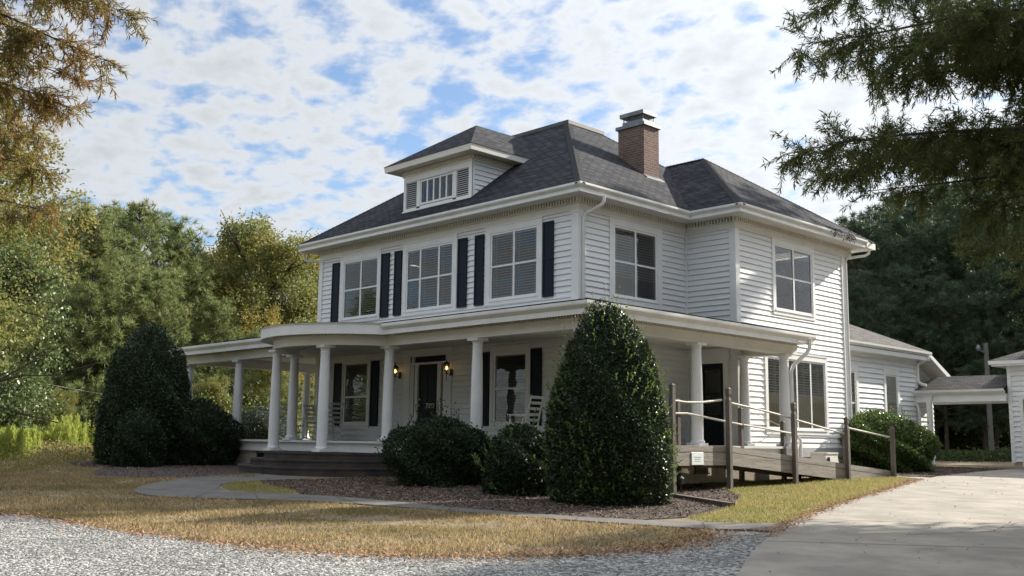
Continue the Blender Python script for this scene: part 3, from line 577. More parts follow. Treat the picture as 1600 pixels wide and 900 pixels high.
# ---- main roof
def roofpoly(mb, pts, along_):
    a = Vector(along_).normalized(); P = [Vector(p) for p in pts]; n = (P[1] - P[0]).cross(P[2] - P[0]).normalized()
    if n.z < 0: P = P[::-1]; n = -n
    up = n.cross(a)
    if up.z < 0: up = -up
    mb.poly(P, [((p.dot(a)), p.dot(up)) for p in P])
x0, x1, y0, y1 = -Wd_ - O, O, -O, D2 + .43; T = 5.02; zt = ZE + MR * T
rf = MB(); zd = ZE - .0
A_ = (x0, y0, ZE); B_ = (x1, y0, ZE); C_ = (x1, y1, ZE); D_ = (x0, y1, ZE)
a2 = (x0 + T, y0 + T, zt); b2 = (x1 - T, y0 + T, zt); c2 = (x1 - T, y1 - T, zt); d2 = (x0 + T, y1 - T, zt)
roofpoly(rf, [A_, B_, b2, a2], (1, 0, 0)); roofpoly(rf, [B_, C_, c2, b2], (0, 1, 0)); roofpoly(rf, [C_, D_, d2, c2], (1, 0, 0)); roofpoly(rf, [D_, A_, a2, d2], (0, 1, 0))
# rear cross hip
ye0, ye1 = D1 - O, D2 + .93; ym = (ye0 + ye1) / 2; hh = (ye1 - ye0) / 2; m2 = 2.69 / hh; pk = (J + O - hh, ym, ZE + m2 * hh); far = (x1 - (m2 * hh) / MR - .4, ym, ZE + m2 * hh)
lowf = (x1 - 1.2, ye0, ZE); 
roofpoly(rf, [(J + O, ye0, ZE), (J + O, ye1, ZE), pk], (0, 1, 0))
roofpoly(rf, [(x1 - .02, ye0, ZE), (J + O, ye0, ZE), pk, far], (1, 0, 0))
roofpoly(rf, [(J + O, ye1, ZE), (x1 - 8, ye1, ZE), (x1 - 8, ym, pk[2]), pk], (1, 0, 0))
# thin edge under the shingles
for a, b in ((A_, B_), (B_, (x1, ye0, ZE)), ((x1, ye0, ZE), (J + O, ye0, ZE)), ((J + O, ye0, ZE), (J + O, ye1, ZE)), (D_, A_)):
    rf.poly([a, b, (b[0], b[1], b[2] - .02), (a[0], a[1], a[2] - .02)])
roof = rf.build('roof', M['shingle'], house, fix=False)
rc = MB()
def hipcap(p, q_, w=.13):
    p, q_ = Vector(p), Vector(q_); n = max(2, int((q_ - p).length / .14)); d = (q_ - p) / n; s = Vector((-d.y, d.x, 0)).normalized() * w
    for i in range(n):
        a = p + d * i; b = p + d * (i + 1.25); e = Vector((0, 0, .022)); f = Vector((0, 0, .008)); dn = Vector((0, 0, -.068))
        rc.poly([a + e, b + f, b + f + s + dn, a + e + s + dn]); rc.poly([b + f, a + e, a + e - s + dn, b + f - s + dn]); rc.poly([a + e, a + e + s + dn, a + s + dn * 1.2, a]); rc.poly([a + e, a, a - s + dn * 1.2, a + e - s + dn])
for p, q_ in ((B_, b2), (A_, a2), (C_, c2), ((J + O, ye0, ZE), pk), ((J + O, ye1, ZE), pk), (pk, far)): hipcap(p, q_)
rc.build('ridge_cap', M['ridge'], roof, fix=False)
dk = MB(); dk.box(a2[0] - .10, b2[0] + .12, a2[1] - .10, c2[1] + .12, zt - .06, zt + .05); dk.box(a2[0] - .04, b2[0] + .05, a2[1] - .04, c2[1] + .05, zt + .05, zt + .09); dk.build('roof_coping', M['darkmetal'], roof)
# ---- chimney
def uvbox(mb, x0, x1, y0, y1, z0, z1):
    for P in (([x0, y0], [x1, y0]), ([x1, y0], [x1, y1]), ([x1, y1], [x0, y1]), ([x0, y1], [x0, y0])):
        (ax, ay), (bx, by) = P; L_ = abs(bx - ax) + abs(by - ay); o = (ax + ay)
        mb.poly([(ax, ay, z0), (bx, by, z0), (bx, by, z1), (ax, ay, z1)], [(o, z0), (o + L_, z0), (o + L_, z1), (o, z1)])
    mb.poly([(x0, y0, z1), (x1, y0, z1), (x1, y1, z1), (x0, y1, z1)], [(0, 0)] * 4)
ch = MB(); uvbox(ch, -2.46, -1.47, 4.56, 5.28, 8.9, 11.06); chim = ch.build('chimney', M['brick'], roof)
cm = MB(); cm.box(-2.52, -1.41, 4.50, 5.34, 11.06, 11.16); cm.box(-2.36, -1.57, 4.64, 5.20, 11.16, 11.30)
for x in (-2.34, -1.97, -1.60):
    for y in (4.66, 5.17): cm.box(x, x + .025, y, y + .025, 11.16, 11.44)
for i in range(9): cm.bar((-2.33 + i * .09, 4.66, 11.29), (-2.28 + i * .09, 4.66, 11.44), .01); cm.bar((-1.59, 4.67 + i * .06, 11.29), (-1.59, 4.71 + i * .06, 11.44), .01)
cm.box(-2.42, -1.51, 4.58, 5.26, 11.44, 11.56); cm.build('chimney_cap', M['metal'], chim)
fl = MB(); fl.hexa([(-1.46, 4.5, 9.50), (-1.31, 4.5, 9.39), (-1.31, 5.34, 9.39), (-1.46, 5.34, 9.50), (-1.46, 4.5, 9.53), (-1.31, 4.5, 9.42), (-1.31, 5.34, 9.42), (-1.46, 5.34, 9.53)]); fl.build('chimney_flashing', M['metal'], chim)
# ---- dormer
DX0, DX1, DY = -7.22, -4.17, .11
DF = Fr((0, DY, 0), (1, 0, 0), (0, -1, 0)); DS = Fr((DX1, 0, 0), (0, 1, 0), (1, 0, 0))
db = MB(); DF.box(db, DX0, -7.12, -.02, .03, 8.45, 9.56); DF.box(db, -4.27, DX1 + .03, -.02, .03, 8.45, 9.56); DF.box(db, -6.60, -6.44, -.02, .03, 8.52, 9.40); DF.box(db, -4.94, -4.80, -.02, .03, 8.52, 9.40)
DF.box(db, -7.12, -4.27, -.02, .03, 9.38, 9.56); DF.box(db, -7.12, -4.27, -.02, .03, 8.45, 8.57); DF.box(db, DX0 - .03, DX1 + .03, -.02, .05, 8.44, 8.50); DS.box(db, DY, DY + .10, 0, .03, 8.5, 9.56)
dorm = db.build('dormer', M['trim'], house)
lv = MB()
for u0, u1 in ((-7.12, -6.60), (-4.80, -4.27)):
    DF.box(lv, u0, u1, -.07, -.06, 8.57, 9.38); z = 8.60
    lv = MB()
    while z < 9.36: lv.hexa([DF(u0, -.05, z + .03), DF(u1, -.05, z + .03), DF(u1, .012, z), DF(u0, .012, z), DF(u0, -.05, z + .042), DF(u1, -.05, z + .042), DF(u1, .012, z + .012), DF(u0, .012, z + .012)]); z += .062
    lv.build('louver_panel', M['vinyl'], dorm)
lvo = None
for a_, b_ in ((-7.12, -6.60), (-4.80, -4.27)): lb = MB(); DF.box(lb, a_, b_, -.06, -.055, 8.57, 9.38); lb.build('louver_backing', M['black'], dorm)
b_ = None
window(DF, -6.44, -4.94, 8.60, 9.36, 5, .5, (0, 0, 0, 0), blind=None, rows=1, parent=dorm, fw=.05)
sm = MB(); siding(sm, DS, DY + .1, 1.9, 8.45, 9.72, (), .145); sm.build('side_wall', M['siding'], dorm); sm = MB(); siding(sm, Fr((DX0, 0, 0), (0, -1, 0), (-1, 0, 0)), -1.9, -DY, 8.45, 9.72, (), .145); sm.build('side_wall', M['siding'], dorm)
dc = MB(); dpath = [(DX0, 2.6, 0), (DX0, DY, 0), (DX1, DY, 0), (DX1, 2.6, 0)]
dc.sweep(dpath, [(0, 9.56), (.05, 9.56), (.05, 9.60), (.04, 9.60), (.04, 9.745), (.35, 9.745), (.35, 9.72), (.44, 9.72), (.46, 9.885), (0, 9.885)]); dentils(dc, DF, DX0 - .05, DX1 + .05, 9.615, 9.72, .03, .085, .085, .045); dentils(dc, DS, DY - .05, 1.7, 9.615, 9.72, .03, .085, .085, .045)
dc.build('cornice', M['cream'], dorm)
dr = MB(); e = .48; dx0, dx1, dy = DX0 - e, DX1 + e, DY - e; hw = (dx1 - dx0) / 2; zr = 9.89 + .69 * hw; pkx = (dx0 + dx1) / 2; pk2 = (pkx, dy + hw, zr)
yb_e = (9.89 - ZE) / MR - O; yb_r = (zr - ZE) / MR - O
roofpoly(dr, [(dx0, dy, 9.89), (dx1, dy, 9.89), pk2], (1, 0, 0)); roofpoly(dr, [(dx1, dy, 9.89), (dx1, yb_e, 9.89), (pkx, yb_r, zr), pk2], (0, 1, 0)); roofpoly(dr, [(dx0, dy, 9.89), (dx0, yb_e, 9.89), (pkx, yb_r, zr), pk2], (0, 1, 0))
dr.build('dormer_roof', M['shingle'], dorm, fix=False)
# ---- shutters
for u0, u1 in ((-10.68, -10.31), (-8.07, -7.68), (-7.42, -7.07), (-4.52, -4.14), (-3.81, -3.45), (-1.19, -.82)):
    sb = MB(); FRONT.box(sb, u0, u1, .022, .045, 5.32, 7.29); FRONT.box(sb, u0, u0 + .045, .045, .06, 5.32, 7.29); FRONT.box(sb, u1 - .045, u1, .045, .06, 5.32, 7.29)
    for z in (5.32, 6.28, 7.24): FRONT.box(sb, u0 + .045, u1 - .045, .045, .058, z, z + .05)
    sb.build('shutter', M['shutter'], house)
for u0, u1 in ((-10.36, -9.96), (-8.41, -8.04), (-3.47, -3.15), (-1.59, -1.21)):
    sb = MB(); FRONT.box(sb, u0, u1, .022, .045, 2.04, 4.01); FRONT.box(sb, u0, u0 + .045, .045, .06, 2.04, 4.01); FRONT.box(sb, u1 - .045, u1, .045, .06, 2.04, 4.01)
    for z in (2.04, 3.0, 3.96): FRONT.box(sb, u0 + .045, u1 - .045, .045, .058, z, z + .05)
    sb.build('shutter', M['shutter'], house)
# ---- front door
fd = MB(); FRONT.box(fd, -6.82, -6.55, 0, .04, ZB, 4.30); FRONT.box(fd, -4.95, -4.70, 0, .04, ZB, 4.30); FRONT.box(fd, -6.55, -4.95, 0, .04, 4.10, 4.30); FRONT.box(fd, -6.86, -4.66, 0, .07, 4.28, 4.33)
FRONT.box(fd, -6.55, -4.95, -.10, .02, 3.80, 3.86); FRONT.box(fd, -6.55, -4.95, -.10, .01, 4.04, 4.10)
for u in (-6.55, -6.28, -5.34, -5.02): FRONT.box(fd, u, u + .07, -.10, .012, ZB, 3.80)
FRONT.box(fd, -6.48, -6.28, -.10, .0, ZB, 2.3); FRONT.box(fd, -5.27, -5.02, -.10, .0, ZB, 2.3); FRONT.box(fd, -6.48, -6.41, -.10, .0, 2.3, 3.80); FRONT.box(fd, -5.10, -5.02, -.10, .0, 2.3, 3.80); FRONT.box(fd, -6.50, -6.42, -.1, .0, 3.86, 4.04)
FRONT.box(fd, -6.35, -6.28, -.1, .0, 2.3, 3.80); FRONT.box(fd, -5.27, -5.20, -.1, .0, 2.3, 3.8)
fdo = fd.build('door_surround', M['trim'], house)
gl = MB(); FRONT.box(gl, -6.42, -4.99, -.075, -.065, 3.86, 4.04); FRONT.box(gl, -6.42, -6.34, -.075, -.065, 2.3, 3.8); FRONT.box(gl, -5.21, -5.09, -.075, -.065, 2.3, 3.8); FRONT.box(gl, -6.6, -4.9, -.20, -.19, ZB, 4.15); gl.build('transom_glass', M['door'], fdo)
dd = MB(); FRONT.box(dd, -6.21, -5.34, -.09, -.045, ZB + .02, 3.80)
for a, b, c, d in ((-6.10, -5.82, 2.75, 3.65), (-5.73, -5.45, 2.75, 3.65), (-6.10, -5.82, 1.8, 2.45), (-5.73, -5.45, 1.8, 2.45)): FRONT.box(dd, a, b, -.045, -.036, c, d)
door = dd.build('front_door', M['door'], house)
hd = MB(); hd.tube([FRONT(-6.15, -.04, 2.62), FRONT(-6.15, .02, 2.62)], .022, 10); hd.bar(FRONT(-6.17, .02, 2.62), FRONT(-6.05, .02, 2.62), .02); hd.build('door_handle', M['number'], door); hd = MB(); hd.tube([FRONT(-6.15, -.045, 2.80), FRONT(-6.15, -.02, 2.80)], .028, 10); hd.build('door_lock', M['number'], door)
def text(body, size, m, loc, rot, parent, name, depth=.004):
    cu_ = bpy.data.curves.new(name, 'FONT'); cu_.body = body; cu_.size = size; cu_.extrude = depth; cu_.align_x = 'CENTER'
    o = bpy.data.objects.new(name, cu_); scene.collection.objects.link(o)
    dg = bpy.context.evaluated_depsgraph_get(); me = bpy.data.meshes.new_from_object(o.evaluated_get(dg)); bpy.data.objects.remove(o); me.name = name
    me.materials.clear(); me.materials.append(m); o = bpy.data.objects.new(name, me); scene.collection.objects.link(o); o.location = loc; o.rotation_euler = rot; o.parent = parent; return o
text('7003', .20, M['number'], (-5.68, .030, 2.545), (R(90), 0, 0), door, 'house_number', .006)
# ---- storm door at the corner
sd_ = MB(); JOG.box(sd_, .32, .44, 0, .04, ZB, 3.93); JOG.box(sd_, 1.22, 1.36, 0, .04, ZB, 3.93); JOG.box(sd_, .44, 1.22, 0, .04, 3.80, 3.93); JOG.box(sd_, .05, 1.40, 0, .05, 3.93, 4.20); JOG.box(sd_, 1.20, 1.22, 0, .042, ZB, 3.8)
sso = sd_.build('door_surround', M['trim'], house)
sd_ = MB(); JOG.box(sd_, .44, .54, -.06, .02, ZB, 3.80); JOG.box(sd_, 1.10, 1.20, -.06, .02, ZB, 3.80); JOG.box(sd_, .54, 1.10, -.06, .02, 3.64, 3.80); JOG.box(sd_, .54, 1.10, -.06, .02, ZB, 2.42); JOG.box(sd_, .54, 1.10, -.05, .01, 2.95, 3.0)
JOG.box(sd_, .60, 1.04, .02, .028, 1.75, 2.3); st_ = sd_.build('side_door', M['door'], house); sd_ = MB(); sd_.poly([JOG(.54, -.02, 2.42), JOG(1.10, -.02, 2.42), JOG(1.10, -.02, 3.64), JOG(.54, -.02, 3.64)]); sd_.build('pane', M['glass'], st_, fix=False)
sd_ = MB(); sd_.bar(JOG(.58, .05, 2.52), JOG(.58, .05, 2.66), .018); sd_.build('door_handle', M['metal'], st_)

# ---- porch
XL, XR, YF, YE, YL = -Wd_ - PL, PR, -PD, D1 + .38, 6.0
PX, PY, PRAD = -5.665, -PD + .81, 2.30            # portico circle through its four columns
pf = MB(); zf = ZB
def arc(r, a0, a1, n=28, z=0): return [(PX + r * math.cos(a0 + (a1 - a0) * i / n), PY + r * math.sin(a0 + (a1 - a0) * i / n), z) for i in range(n + 1)]
for a in ((XL - .12, -Wd_, YF - .12, YL), (-Wd_, XR + .12, YF - .12, 0), (0, XR + .12, 0, D1), (J, XR + .12, D1, YE)): pf.box(*a, zf - .045, zf)
pf.build('porch_floor', M['porchfloor'], house)
fa = MB(); skirt = [(XL, YL, 0), (XL, YF, 0), (XR, YF, 0), (XR, YE, 0)]
# outward is the right-hand side of travel: go round counter-clockwise
skirt = [(XL, YL, 0), (XL, YF, 0), (XR, YF, 0), (XR, YE, 0), (J, YE, 0)]
fa.sweep(skirt, [(-.03, zf - .31), (.045, zf - .31), (.045, zf - .05), (-.03, zf - .05)]); fa.sweep(skirt, [(-.0, zf - .05), (.15, zf - .05), (.155, zf + .004), (.02, zf + .004)])
fa.box(-3.25, -2.75, YF - .06, YF - .0, 1.05, zf - .31)
fa.build('porch_skirt', M['trim'], house)
fo = MB(); fo.sweep(skirt, [(-.25, .3), (-.03, .3), (-.03, zf - .3), (-.25, zf - .3)]); fo.box(J - .3, J - .03, D1, D2, .3, 1.56); fo.box(-Wd_, -Wd_ + .2, 0, D2, .3, ZB); fo.box(-Wd_, J - .03, D2 - .25, D2 - .02, .3, 1.5); fo.build('foundation', M['stucco'], house)
wt_ = MB(); SIDE2.box(wt_, D1 + .4, D2 + .0, -.05, .02, 1.30, 1.56); wt_.build('water_table', mat('grey_skirt_board', (.42, .43, .44), .6, (.33, .34, .35), 3), house)
for fr, u, z0, z1 in ((Fr((XR, 0, 0), (0, 1, 0), (1, 0, 0)), .65, .98, 1.14), (Fr((0, YF, 0), (1, 0, 0), (0, -1, 0)), -9.6, 1.0, 1.2)):
    vb = MB(); fr.box(vb, u, u + .5, -.04, .0, z0, z1); fr.box(vb, u - .04, u + .54, -.035, .012, z0 - .03, z0); fr.box(vb, u - .04, u + .54, -.035, .012, z1, z1 + .03)
    for k in range(3): fr.box(vb, u, u + .5, .0, .014, z0 + .02 + k * .05, z0 + .035 + k * .05)
    vb.build('foundation_vent', M['black'], house)
# beam, dentils, soffit, gutter of the porch; the portico interrupts the front
BT = 4.27
XA, XB = -8.0, -3.33
bprof = [(-.16, ZC), (.14, ZC), (.14, ZC + .02), (.12, ZC + .02), (.12, 4.175), (.16, 4.175), (.16, 4.19), (.125, 4.195), (.125, BT + .02), (-.16, BT + .02)]
bm_ = MB(); bm_.sweep([(XL, YL, 0), (XL, YF, 0), (XA + .13, YF, 0)], bprof); bm_.sweep([(XB - .13, YF, 0), (XR, YF, 0), (XR, YE, 0), (J + .02, YE, 0)], bprof)
pa = arc(PRAD, math.pi + .36, 2 * math.pi - .36, 26); bm_.sweep(pa, bprof); bm_.build('porch_beam', M['cream'], house)
FB = Fr((0, YF, 0), (1, 0, 0), (0, -1, 0)); SB = Fr((XR, 0, 0), (0, 1, 0), (1, 0, 0)); LB = Fr((XL, 0, 0), (0, -1, 0), (-1, 0, 0))
for fr, u0, u1 in ((FB, XL - .1, XA - .05), (FB, XB + .08, XR + .1), (SB, YF - .1, YE + .1), (LB, -YL, -YF + .1)):
    pd = MB(); dentils(pd, fr, u0, u1, 4.197, 4.275, .125, .165, .082, .042); pd.build('dentil_band', M['cream'], house)
class ArcFr:      # the same frame bent round the portico
    def __call__(s, u, n, z): a = math.pi + .38 + u / PRAD; return Vector((PX + math.cos(a) * (PRAD + n), PY + math.sin(a) * (PRAD + n), z))
pd = MB(); dentils(pd, ArcFr(), 0, (math.pi - .76) * PRAD, 4.197, 4.275, .125, .165, .088, .046); pd.build('dentil_band', M['cream'], house)
ps = MB()
sprof = [(.12, 4.29), (.12, 4.275), (OG - .04, 4.275), (OG - .04, 4.31), (.12, 4.33)]
ps.sweep([(XL, YL, 0), (XL, YF, 0), (XA + .1, YF, 0)], sprof); ps.sweep([(XB - .1, YF, 0), (XR, YF, 0), (XR, YE + .3, 0)], sprof)
ps.box(XL + .1, -Wd_, YF + .1, YL, 4.24, 4.26); ps.box(-Wd_, XR - .1, YF + .1, -.03, 4.24, 4.26); ps.box(.05, XR - .1, -.03, D1 - .04, 4.24, 4.26); ps.box(J + .04, XR + .46, D1 - .04, YE + .40, 4.24, 4.27); ps.box(XL - OG + .1, XR + OG - .1, YF - .3, YF + .1, 4.30, 4.32)
n = 24; c_ = [(PX + 2.7 * math.cos(math.pi + math.pi * i / n), PY + 2.7 * math.sin(math.pi + math.pi * i / n)) for i in range(n + 1)]
for i in range(n): ps.poly([(PX, YF + .3, 4.262), (c_[i][0], min(c_[i][1], YF + .3), 4.262), (c_[i + 1][0], min(c_[i + 1][1], YF + .3), 4.262)])
ps.build('porch_ceiling', M['cream'], house)
g2 = [(OG - .045, 4.20), (OG - .03, 4.20), (OG - .03, 4.31), (OG - .015, 4.32), (OG + .045, 4.385), (OG + .05, 4.41), (OG + .05, 4.465), (OG + .035, 4.465), (OG + .03, 4.40), (OG - .045, 4.33)]
pg = MB(); pg.sweep([(XL, YL, 0), (XL, YF, 0), (XA + .15, YF, 0)], g2); pg.sweep([(XB - .12, YF, 0), (XR, YF, 0), (XR, YE + .42, 0)], g2); pg.build('gutter', M['gutter'], house)
rm = MB(); ra = arc(PRAD, math.pi + .02, 2 * math.pi - .02, 36)
rm.sweep(ra, [(.12, 4.26), (.42, 4.245), (.42, 4.215), (.45, 4.20), (.455, 4.44), (.48, 4.45), (.48, 4.475), (.12, 4.475)]); rm.build('portico_fascia', M['trim'], house)
ZGR = ZG + .026; pr = MB(); zw = 5.06
FE, RE, LE = YF - OG - .02, XR + OG + .02, XL - OG - .02
def prp(pts, a): roofpoly(pr, pts, a)
k = zw - ZG
prp([(LE, FE, ZGR), (RE, FE, ZGR), (.0, -.0, zw), (-Wd_, 0, zw)], (1, 0, 0)); prp([(RE, FE, ZGR), (RE, YE + .42, ZGR), (0, YE + .42, zw), (0, 0, zw)], (0, 1, 0)); prp([(LE, FE, ZGR), (LE, YL, ZGR), (-Wd_, YL, zw), (-Wd_, 0, zw)], (0, 1, 0))
for a, b in (((LE, YL, ZGR), (LE, FE, ZGR)), ((LE, FE, ZGR), (RE, FE, ZGR)), ((RE, FE, ZGR), (RE, YE + .42, ZGR)), ((RE, YE + .42, ZGR), (J, YE + .42, ZGR + k * (RE - J) / RE))): pr.poly([a, b, (b[0], b[1], b[2] - .035), (a[0], a[1], a[2] - .035)])
n = 30; c_ = [(PX + 2.8 * math.cos(math.pi + math.pi * i / n), PY + 2.8 * math.sin(math.pi + math.pi * i / n)) for i in range(n + 1)]
for i in range(n): pr.poly([(PX, -2.2, 4.66), (c_[i][0], c_[i][1], 4.478), (c_[i + 1][0], c_[i + 1][1], 4.478)])
pr.poly([(PX - 2.8, PY, 4.478), (PX - 2.8, -2.2, 4.478), (PX, -2.2, 4.66)]); pr.poly([(PX + 2.8, PY, 4.478), (PX + 2.8, -2.2, 4.478), (PX, -2.2, 4.66)])
pr.build('porch_roof', M['shingle'], house, fix=False)
fl = MB(); x = -7.9
while x < -.1: fl.hexa([(x, -.42, 4.985), (x + .60, -.42, 4.985), (x + .60, -.05, 5.075), (x, -.05, 5.075), (x, -.42, 5.035), (x + .60, -.42, 5.01), (x + .60, -.05, 5.09), (x, -.05, 5.115)]); x += .57
fl.build('roof_flashing', M['gutter'], house)
def column(x, y, z0, z1, sc=1.0):
    cb = MB(); cb.box(x - .175, x + .175, y - .175, y + .175, z0, z0 + .06); h = z1 - z0
    prof = [(.165, z0 + .06), (.172, z0 + .085), (.165, z0 + .11), (.142, z0 + .125), (.138, z0 + .16), (.139, z0 + .5), (.136, z0 + h * .45), (.125, z0 + h * .75), (.113, z1 - .20), (.125, z1 - .195), (.125, z1 - .175), (.113, z1 - .17), (.114, z1 - .11), (.150, z1 - .06)]
    cb.lathe(x, y, prof, 28); cb.box(x - .17, x + .17, y - .17, y + .17, z1 - .06, z1); return cb.build('column', M['column'], house, smooth=True)
for x, y in ((XL, YF), (-10.83, YF), (-7.82, YF), (-3.51, YF), (-.246, YF), (XR, YF), (XR, .74), (XR, D1 + .02), (1.84, D1 - .01), (XL, 1.30), (XL, 5.2)): column(x, y, ZB, ZC)
for x in (-6.78, -4.55): column(x, PY - math.sqrt(PRAD ** 2 - 1.115 ** 2), 1.325, ZC)
# ---- curved steps
for r, z0, z1 in ((2.52, .9, 1.31), (2.86, .7, 1.135), (3.16, .4, .965)):
    sb = MB(); P = [(PX + r * math.cos(a), PY + r * math.sin(a)) for a in np.linspace(math.pi, 2 * math.pi, 41)] + [(PX + r, YF + .0), (PX - r, YF + .0)]
    sb.poly([(x, y, z1) for x, y in P]); sb.poly([(x, y, z0) for x, y in P][::-1])
    for i in range(len(P)):
        a, b = P[i], P[(i + 1) % len(P)]; sb.poly([(a[0], a[1], z0), (b[0], b[1], z0), (b[0], b[1], z1 - .045), (a[0], a[1], z1 - .045)])
    sb.sweep([(PX + r * math.cos(a), PY + r * math.sin(a), 0) for a in np.linspace(math.pi, 2 * math.pi, 41)], [(-.02, z1 - .045), (.022, z1 - .045), (.022, z1 + .003), (-.02, z1 + .003)])
    sb.build('front_step', M['steps'], house)
# ---- downspouts
def spout(pts, name='downspout', w=.075, par=house):
    d = MB(); d.tube(pts, w / 2 * 1.2, 8); o = d.build(name, M['gutter'], par, smooth=True)
    return o
spout([(O + .0, .33, 7.78), (O + .0, .33, 7.64), (O - .04, .28, 7.55), (.14, .14, 7.36), (.08, .12, 7.26), (.08, .12, 5.07)])
spout([(-Wd_ - .5, -.35, 7.78), (-Wd_ - .5, -.33, 7.55), (-Wd_ - .42, -.26, 7.49), (-Wd_ - .10, -.1, 7.45), (-Wd_ - .06, .02, 7.38), (-Wd_ - .06, .02, 5.0)])
spout([(J + .50, D2 + .75, 7.78), (J + .50, D2 + .72, 7.62), (J + .42, D2 + .6, 7.54), (J + .10, D2 + .10, 7.44), (J + .03, D2 + .08, 7.34), (J + .03, D2 + .08, .95)])
spout([(XR + OG, YE + .16, 4.34), (XR + OG, YE + .14, 4.12), (XR + OG - .06, YE + .08, 3.98), (XR + .18, YE - .2, 3.66), (XR + .14, YE - .24, 3.5), (XR + .14, YE - .24, 2.1), (XR + .2, YE - .2, 1.9), (XR + .26, YE - .1, 1.75), (XR + .26, YE - .1, 1.0)], w=.085)

# ---- rear wing
XW, WY1, ZW = .60, 17.75, 5.03
WF = Fr((XW, 0, 0), (0, 1, 0), (1, 0, 0))
w1 = window(WF, 12.35, 13.12, 2.10, 4.08, 1, .47, (.13, .16, .22, .12)); w2 = window(WF, 15.28, 16.15, 2.10, 4.10, 1, .5, (.14, .14, .20, .12), blind='louver')
ws = MB(); siding(ws, WF, D2, WY1, 1.2, 4.78, [w1, w2], .17, .024); siding(ws, Fr((0, WY1, 0), (-1, 0, 0), (0, 1, 0)), -XW, 8, 1.2, 4.78, (), .17, .024); ws.build('wall', M['siding2'], house)['label'] = 'pale vinyl sided wall of the rear wing'
wb = MB(); WF.box(wb, WY1 - .10, WY1 + .03, 0, .034, 1.0, 4.70); wb.build('corner_board', M['trim'], house); wb = MB(); wb.box(XW - .25, XW - .03, D2, WY1 - .05, .4, 1.2); wb.build('foundation', M['stucco'], house)
we = MB(); wp_ = [(XW, D2 + .02, 0), (XW, WY1, 0), (-7, WY1, 0)]; we.sweep(wp_, [(0, 4.72), (.40, 4.72), (.40, 4.86), (0, 4.86)]); we.sweep(wp_, [(.0, 4.60), (.02, 4.60), (.02, 4.74), (0, 4.74)]); we.build('soffit', M['trim'], house)
wg = MB(); wg.sweep([(XW, D2 + .02, 0), (XW, WY1 + .28, 0)], [(.40, 4.88), (.415, 4.88), (.50, 4.95), (.505, 5.02), (.49, 5.02), (.48, 4.96), (.40, 4.92)]); wg.build('gutter', M['gutter'], house)
wr = MB(); m3 = .48; ex, ey = XW + .48, WY1 + .30; tt = 4.3
roofpoly(wr, [(ex, D2 + .02, ZW), (ex, ey, ZW), (ex - tt, ey - tt, ZW + m3 * tt), (ex - tt, D2 + .02, ZW + m3 * tt)], (0, 1, 0)); roofpoly(wr, [(ex, ey, ZW), (-9, ey, ZW), (-9, ey - tt, ZW + m3 * tt), (ex - tt, ey - tt, ZW + m3 * tt)], (1, 0, 0)); wr.build('wing_roof', M['shingle2'], house, fix=False)
# sloping roof over the back door, its rake board and boarded underside
rk = MB(); rk.hexa([(ex - .06, WY1 + .02, 4.90), (ex - .01, WY1 + .02, 4.90), (ex - .01, WY1 + 2.1, 3.98), (ex - .06, WY1 + 2.1, 3.98), (ex - .06, WY1 + .02, 5.05), (ex - .01, WY1 + .02, 5.05), (ex - .01, WY1 + 2.1, 4.16), (ex - .06, WY1 + 2.1, 4.16)])
rk.build('rake_board', M['vinyl'], house)
rk = MB(); rk.hexa([(-3, WY1 + .02, 4.93), (ex - .06, WY1 + .02, 4.93), (ex - .06, WY1 + 2.1, 4.0), (-3, WY1 + 2.1, 4.0), (-3, WY1 + .02, 5.03), (ex - .06, WY1 + .02, 5.03), (ex - .06, WY1 + 2.1, 4.14), (-3, WY1 + 2.1, 4.14)]); rk.build('back_door_roof', M['cream'], house)
rk = MB(); rk.box(-3, XW + .1, WY1 + 2.1, WY1 + 2.2, 3.9, 4.1); rk.box(-.2, 0, WY1 + 1.9, WY1 + 2.1, .9, 4.0); siding(rk, Fr((.35, 0, 0), (0, 1, 0), (1, 0, 0)), WY1, WY1 + 1.9, 1.2, 4.9, (), .17, .02); rk.build('back_entry_frame', M['siding2'], house)
spout([(XW + .44, WY1 + .1, 4.9), (XW + .44, WY1 + .08, 4.78), (XW + .10, WY1 - .02, 4.58), (XW + .07, WY1 - .02, 4.45), (XW + .07, WY1 - .02, 3.98), (XW + .20, WY1 - .02, 3.86), (XW + .36, WY1 + .0, 3.82)], w=.09)

# ---------------------------------------------------------------- covered walkway between house and garage
bw = thing('covered_walkway', 'low shingled breezeway roof on a white post linking the rear wing to the garage', 'breezeway', (0, 0, 0))
BY = 17.5
b_ = MB(); roofpoly(b_, [(.30, BY, 3.63), (3.74, BY, 3.63), (3.74, BY + 1.15, 4.17), (.95, BY + 1.15, 4.17)], (1, 0, 0)); roofpoly(b_, [(.95, BY + 1.15, 4.17), (3.74, BY + 1.15, 4.17), (3.74, BY + 2.3, 3.63), (.30, BY + 2.3, 3.63)], (1, 0, 0)); roofpoly(b_, [(.30, BY, 3.63), (.95, BY + 1.15, 4.17), (.30, BY + 2.3, 3.63)], (0, 1, 0)); b_.build('roof', M['shingle2'], bw, fix=False)
b_ = MB(); b_.box(.40, 3.74, BY + .06, BY + .20, 3.20, 3.44); b_.box(.40, 3.74, BY + 2.0, BY + 2.14, 3.20, 3.44); b_.box(.38, 3.74, BY + .05, BY + 2.2, 3.44, 3.46); b_.box(.36, 3.74, BY + .02, BY + .05, 3.42, 3.56); b_.build('beam', M['trim'], bw)
b_ = MB(); b_.sweep([(.25, BY + .02, 0), (3.74, BY + .02, 0)], [(.0, 3.44), (.02, 3.44), (.11, 3.54), (.12, 3.62), (.10, 3.62), (.0, 3.5)]); b_.build('gutter', M['gutter'], bw)
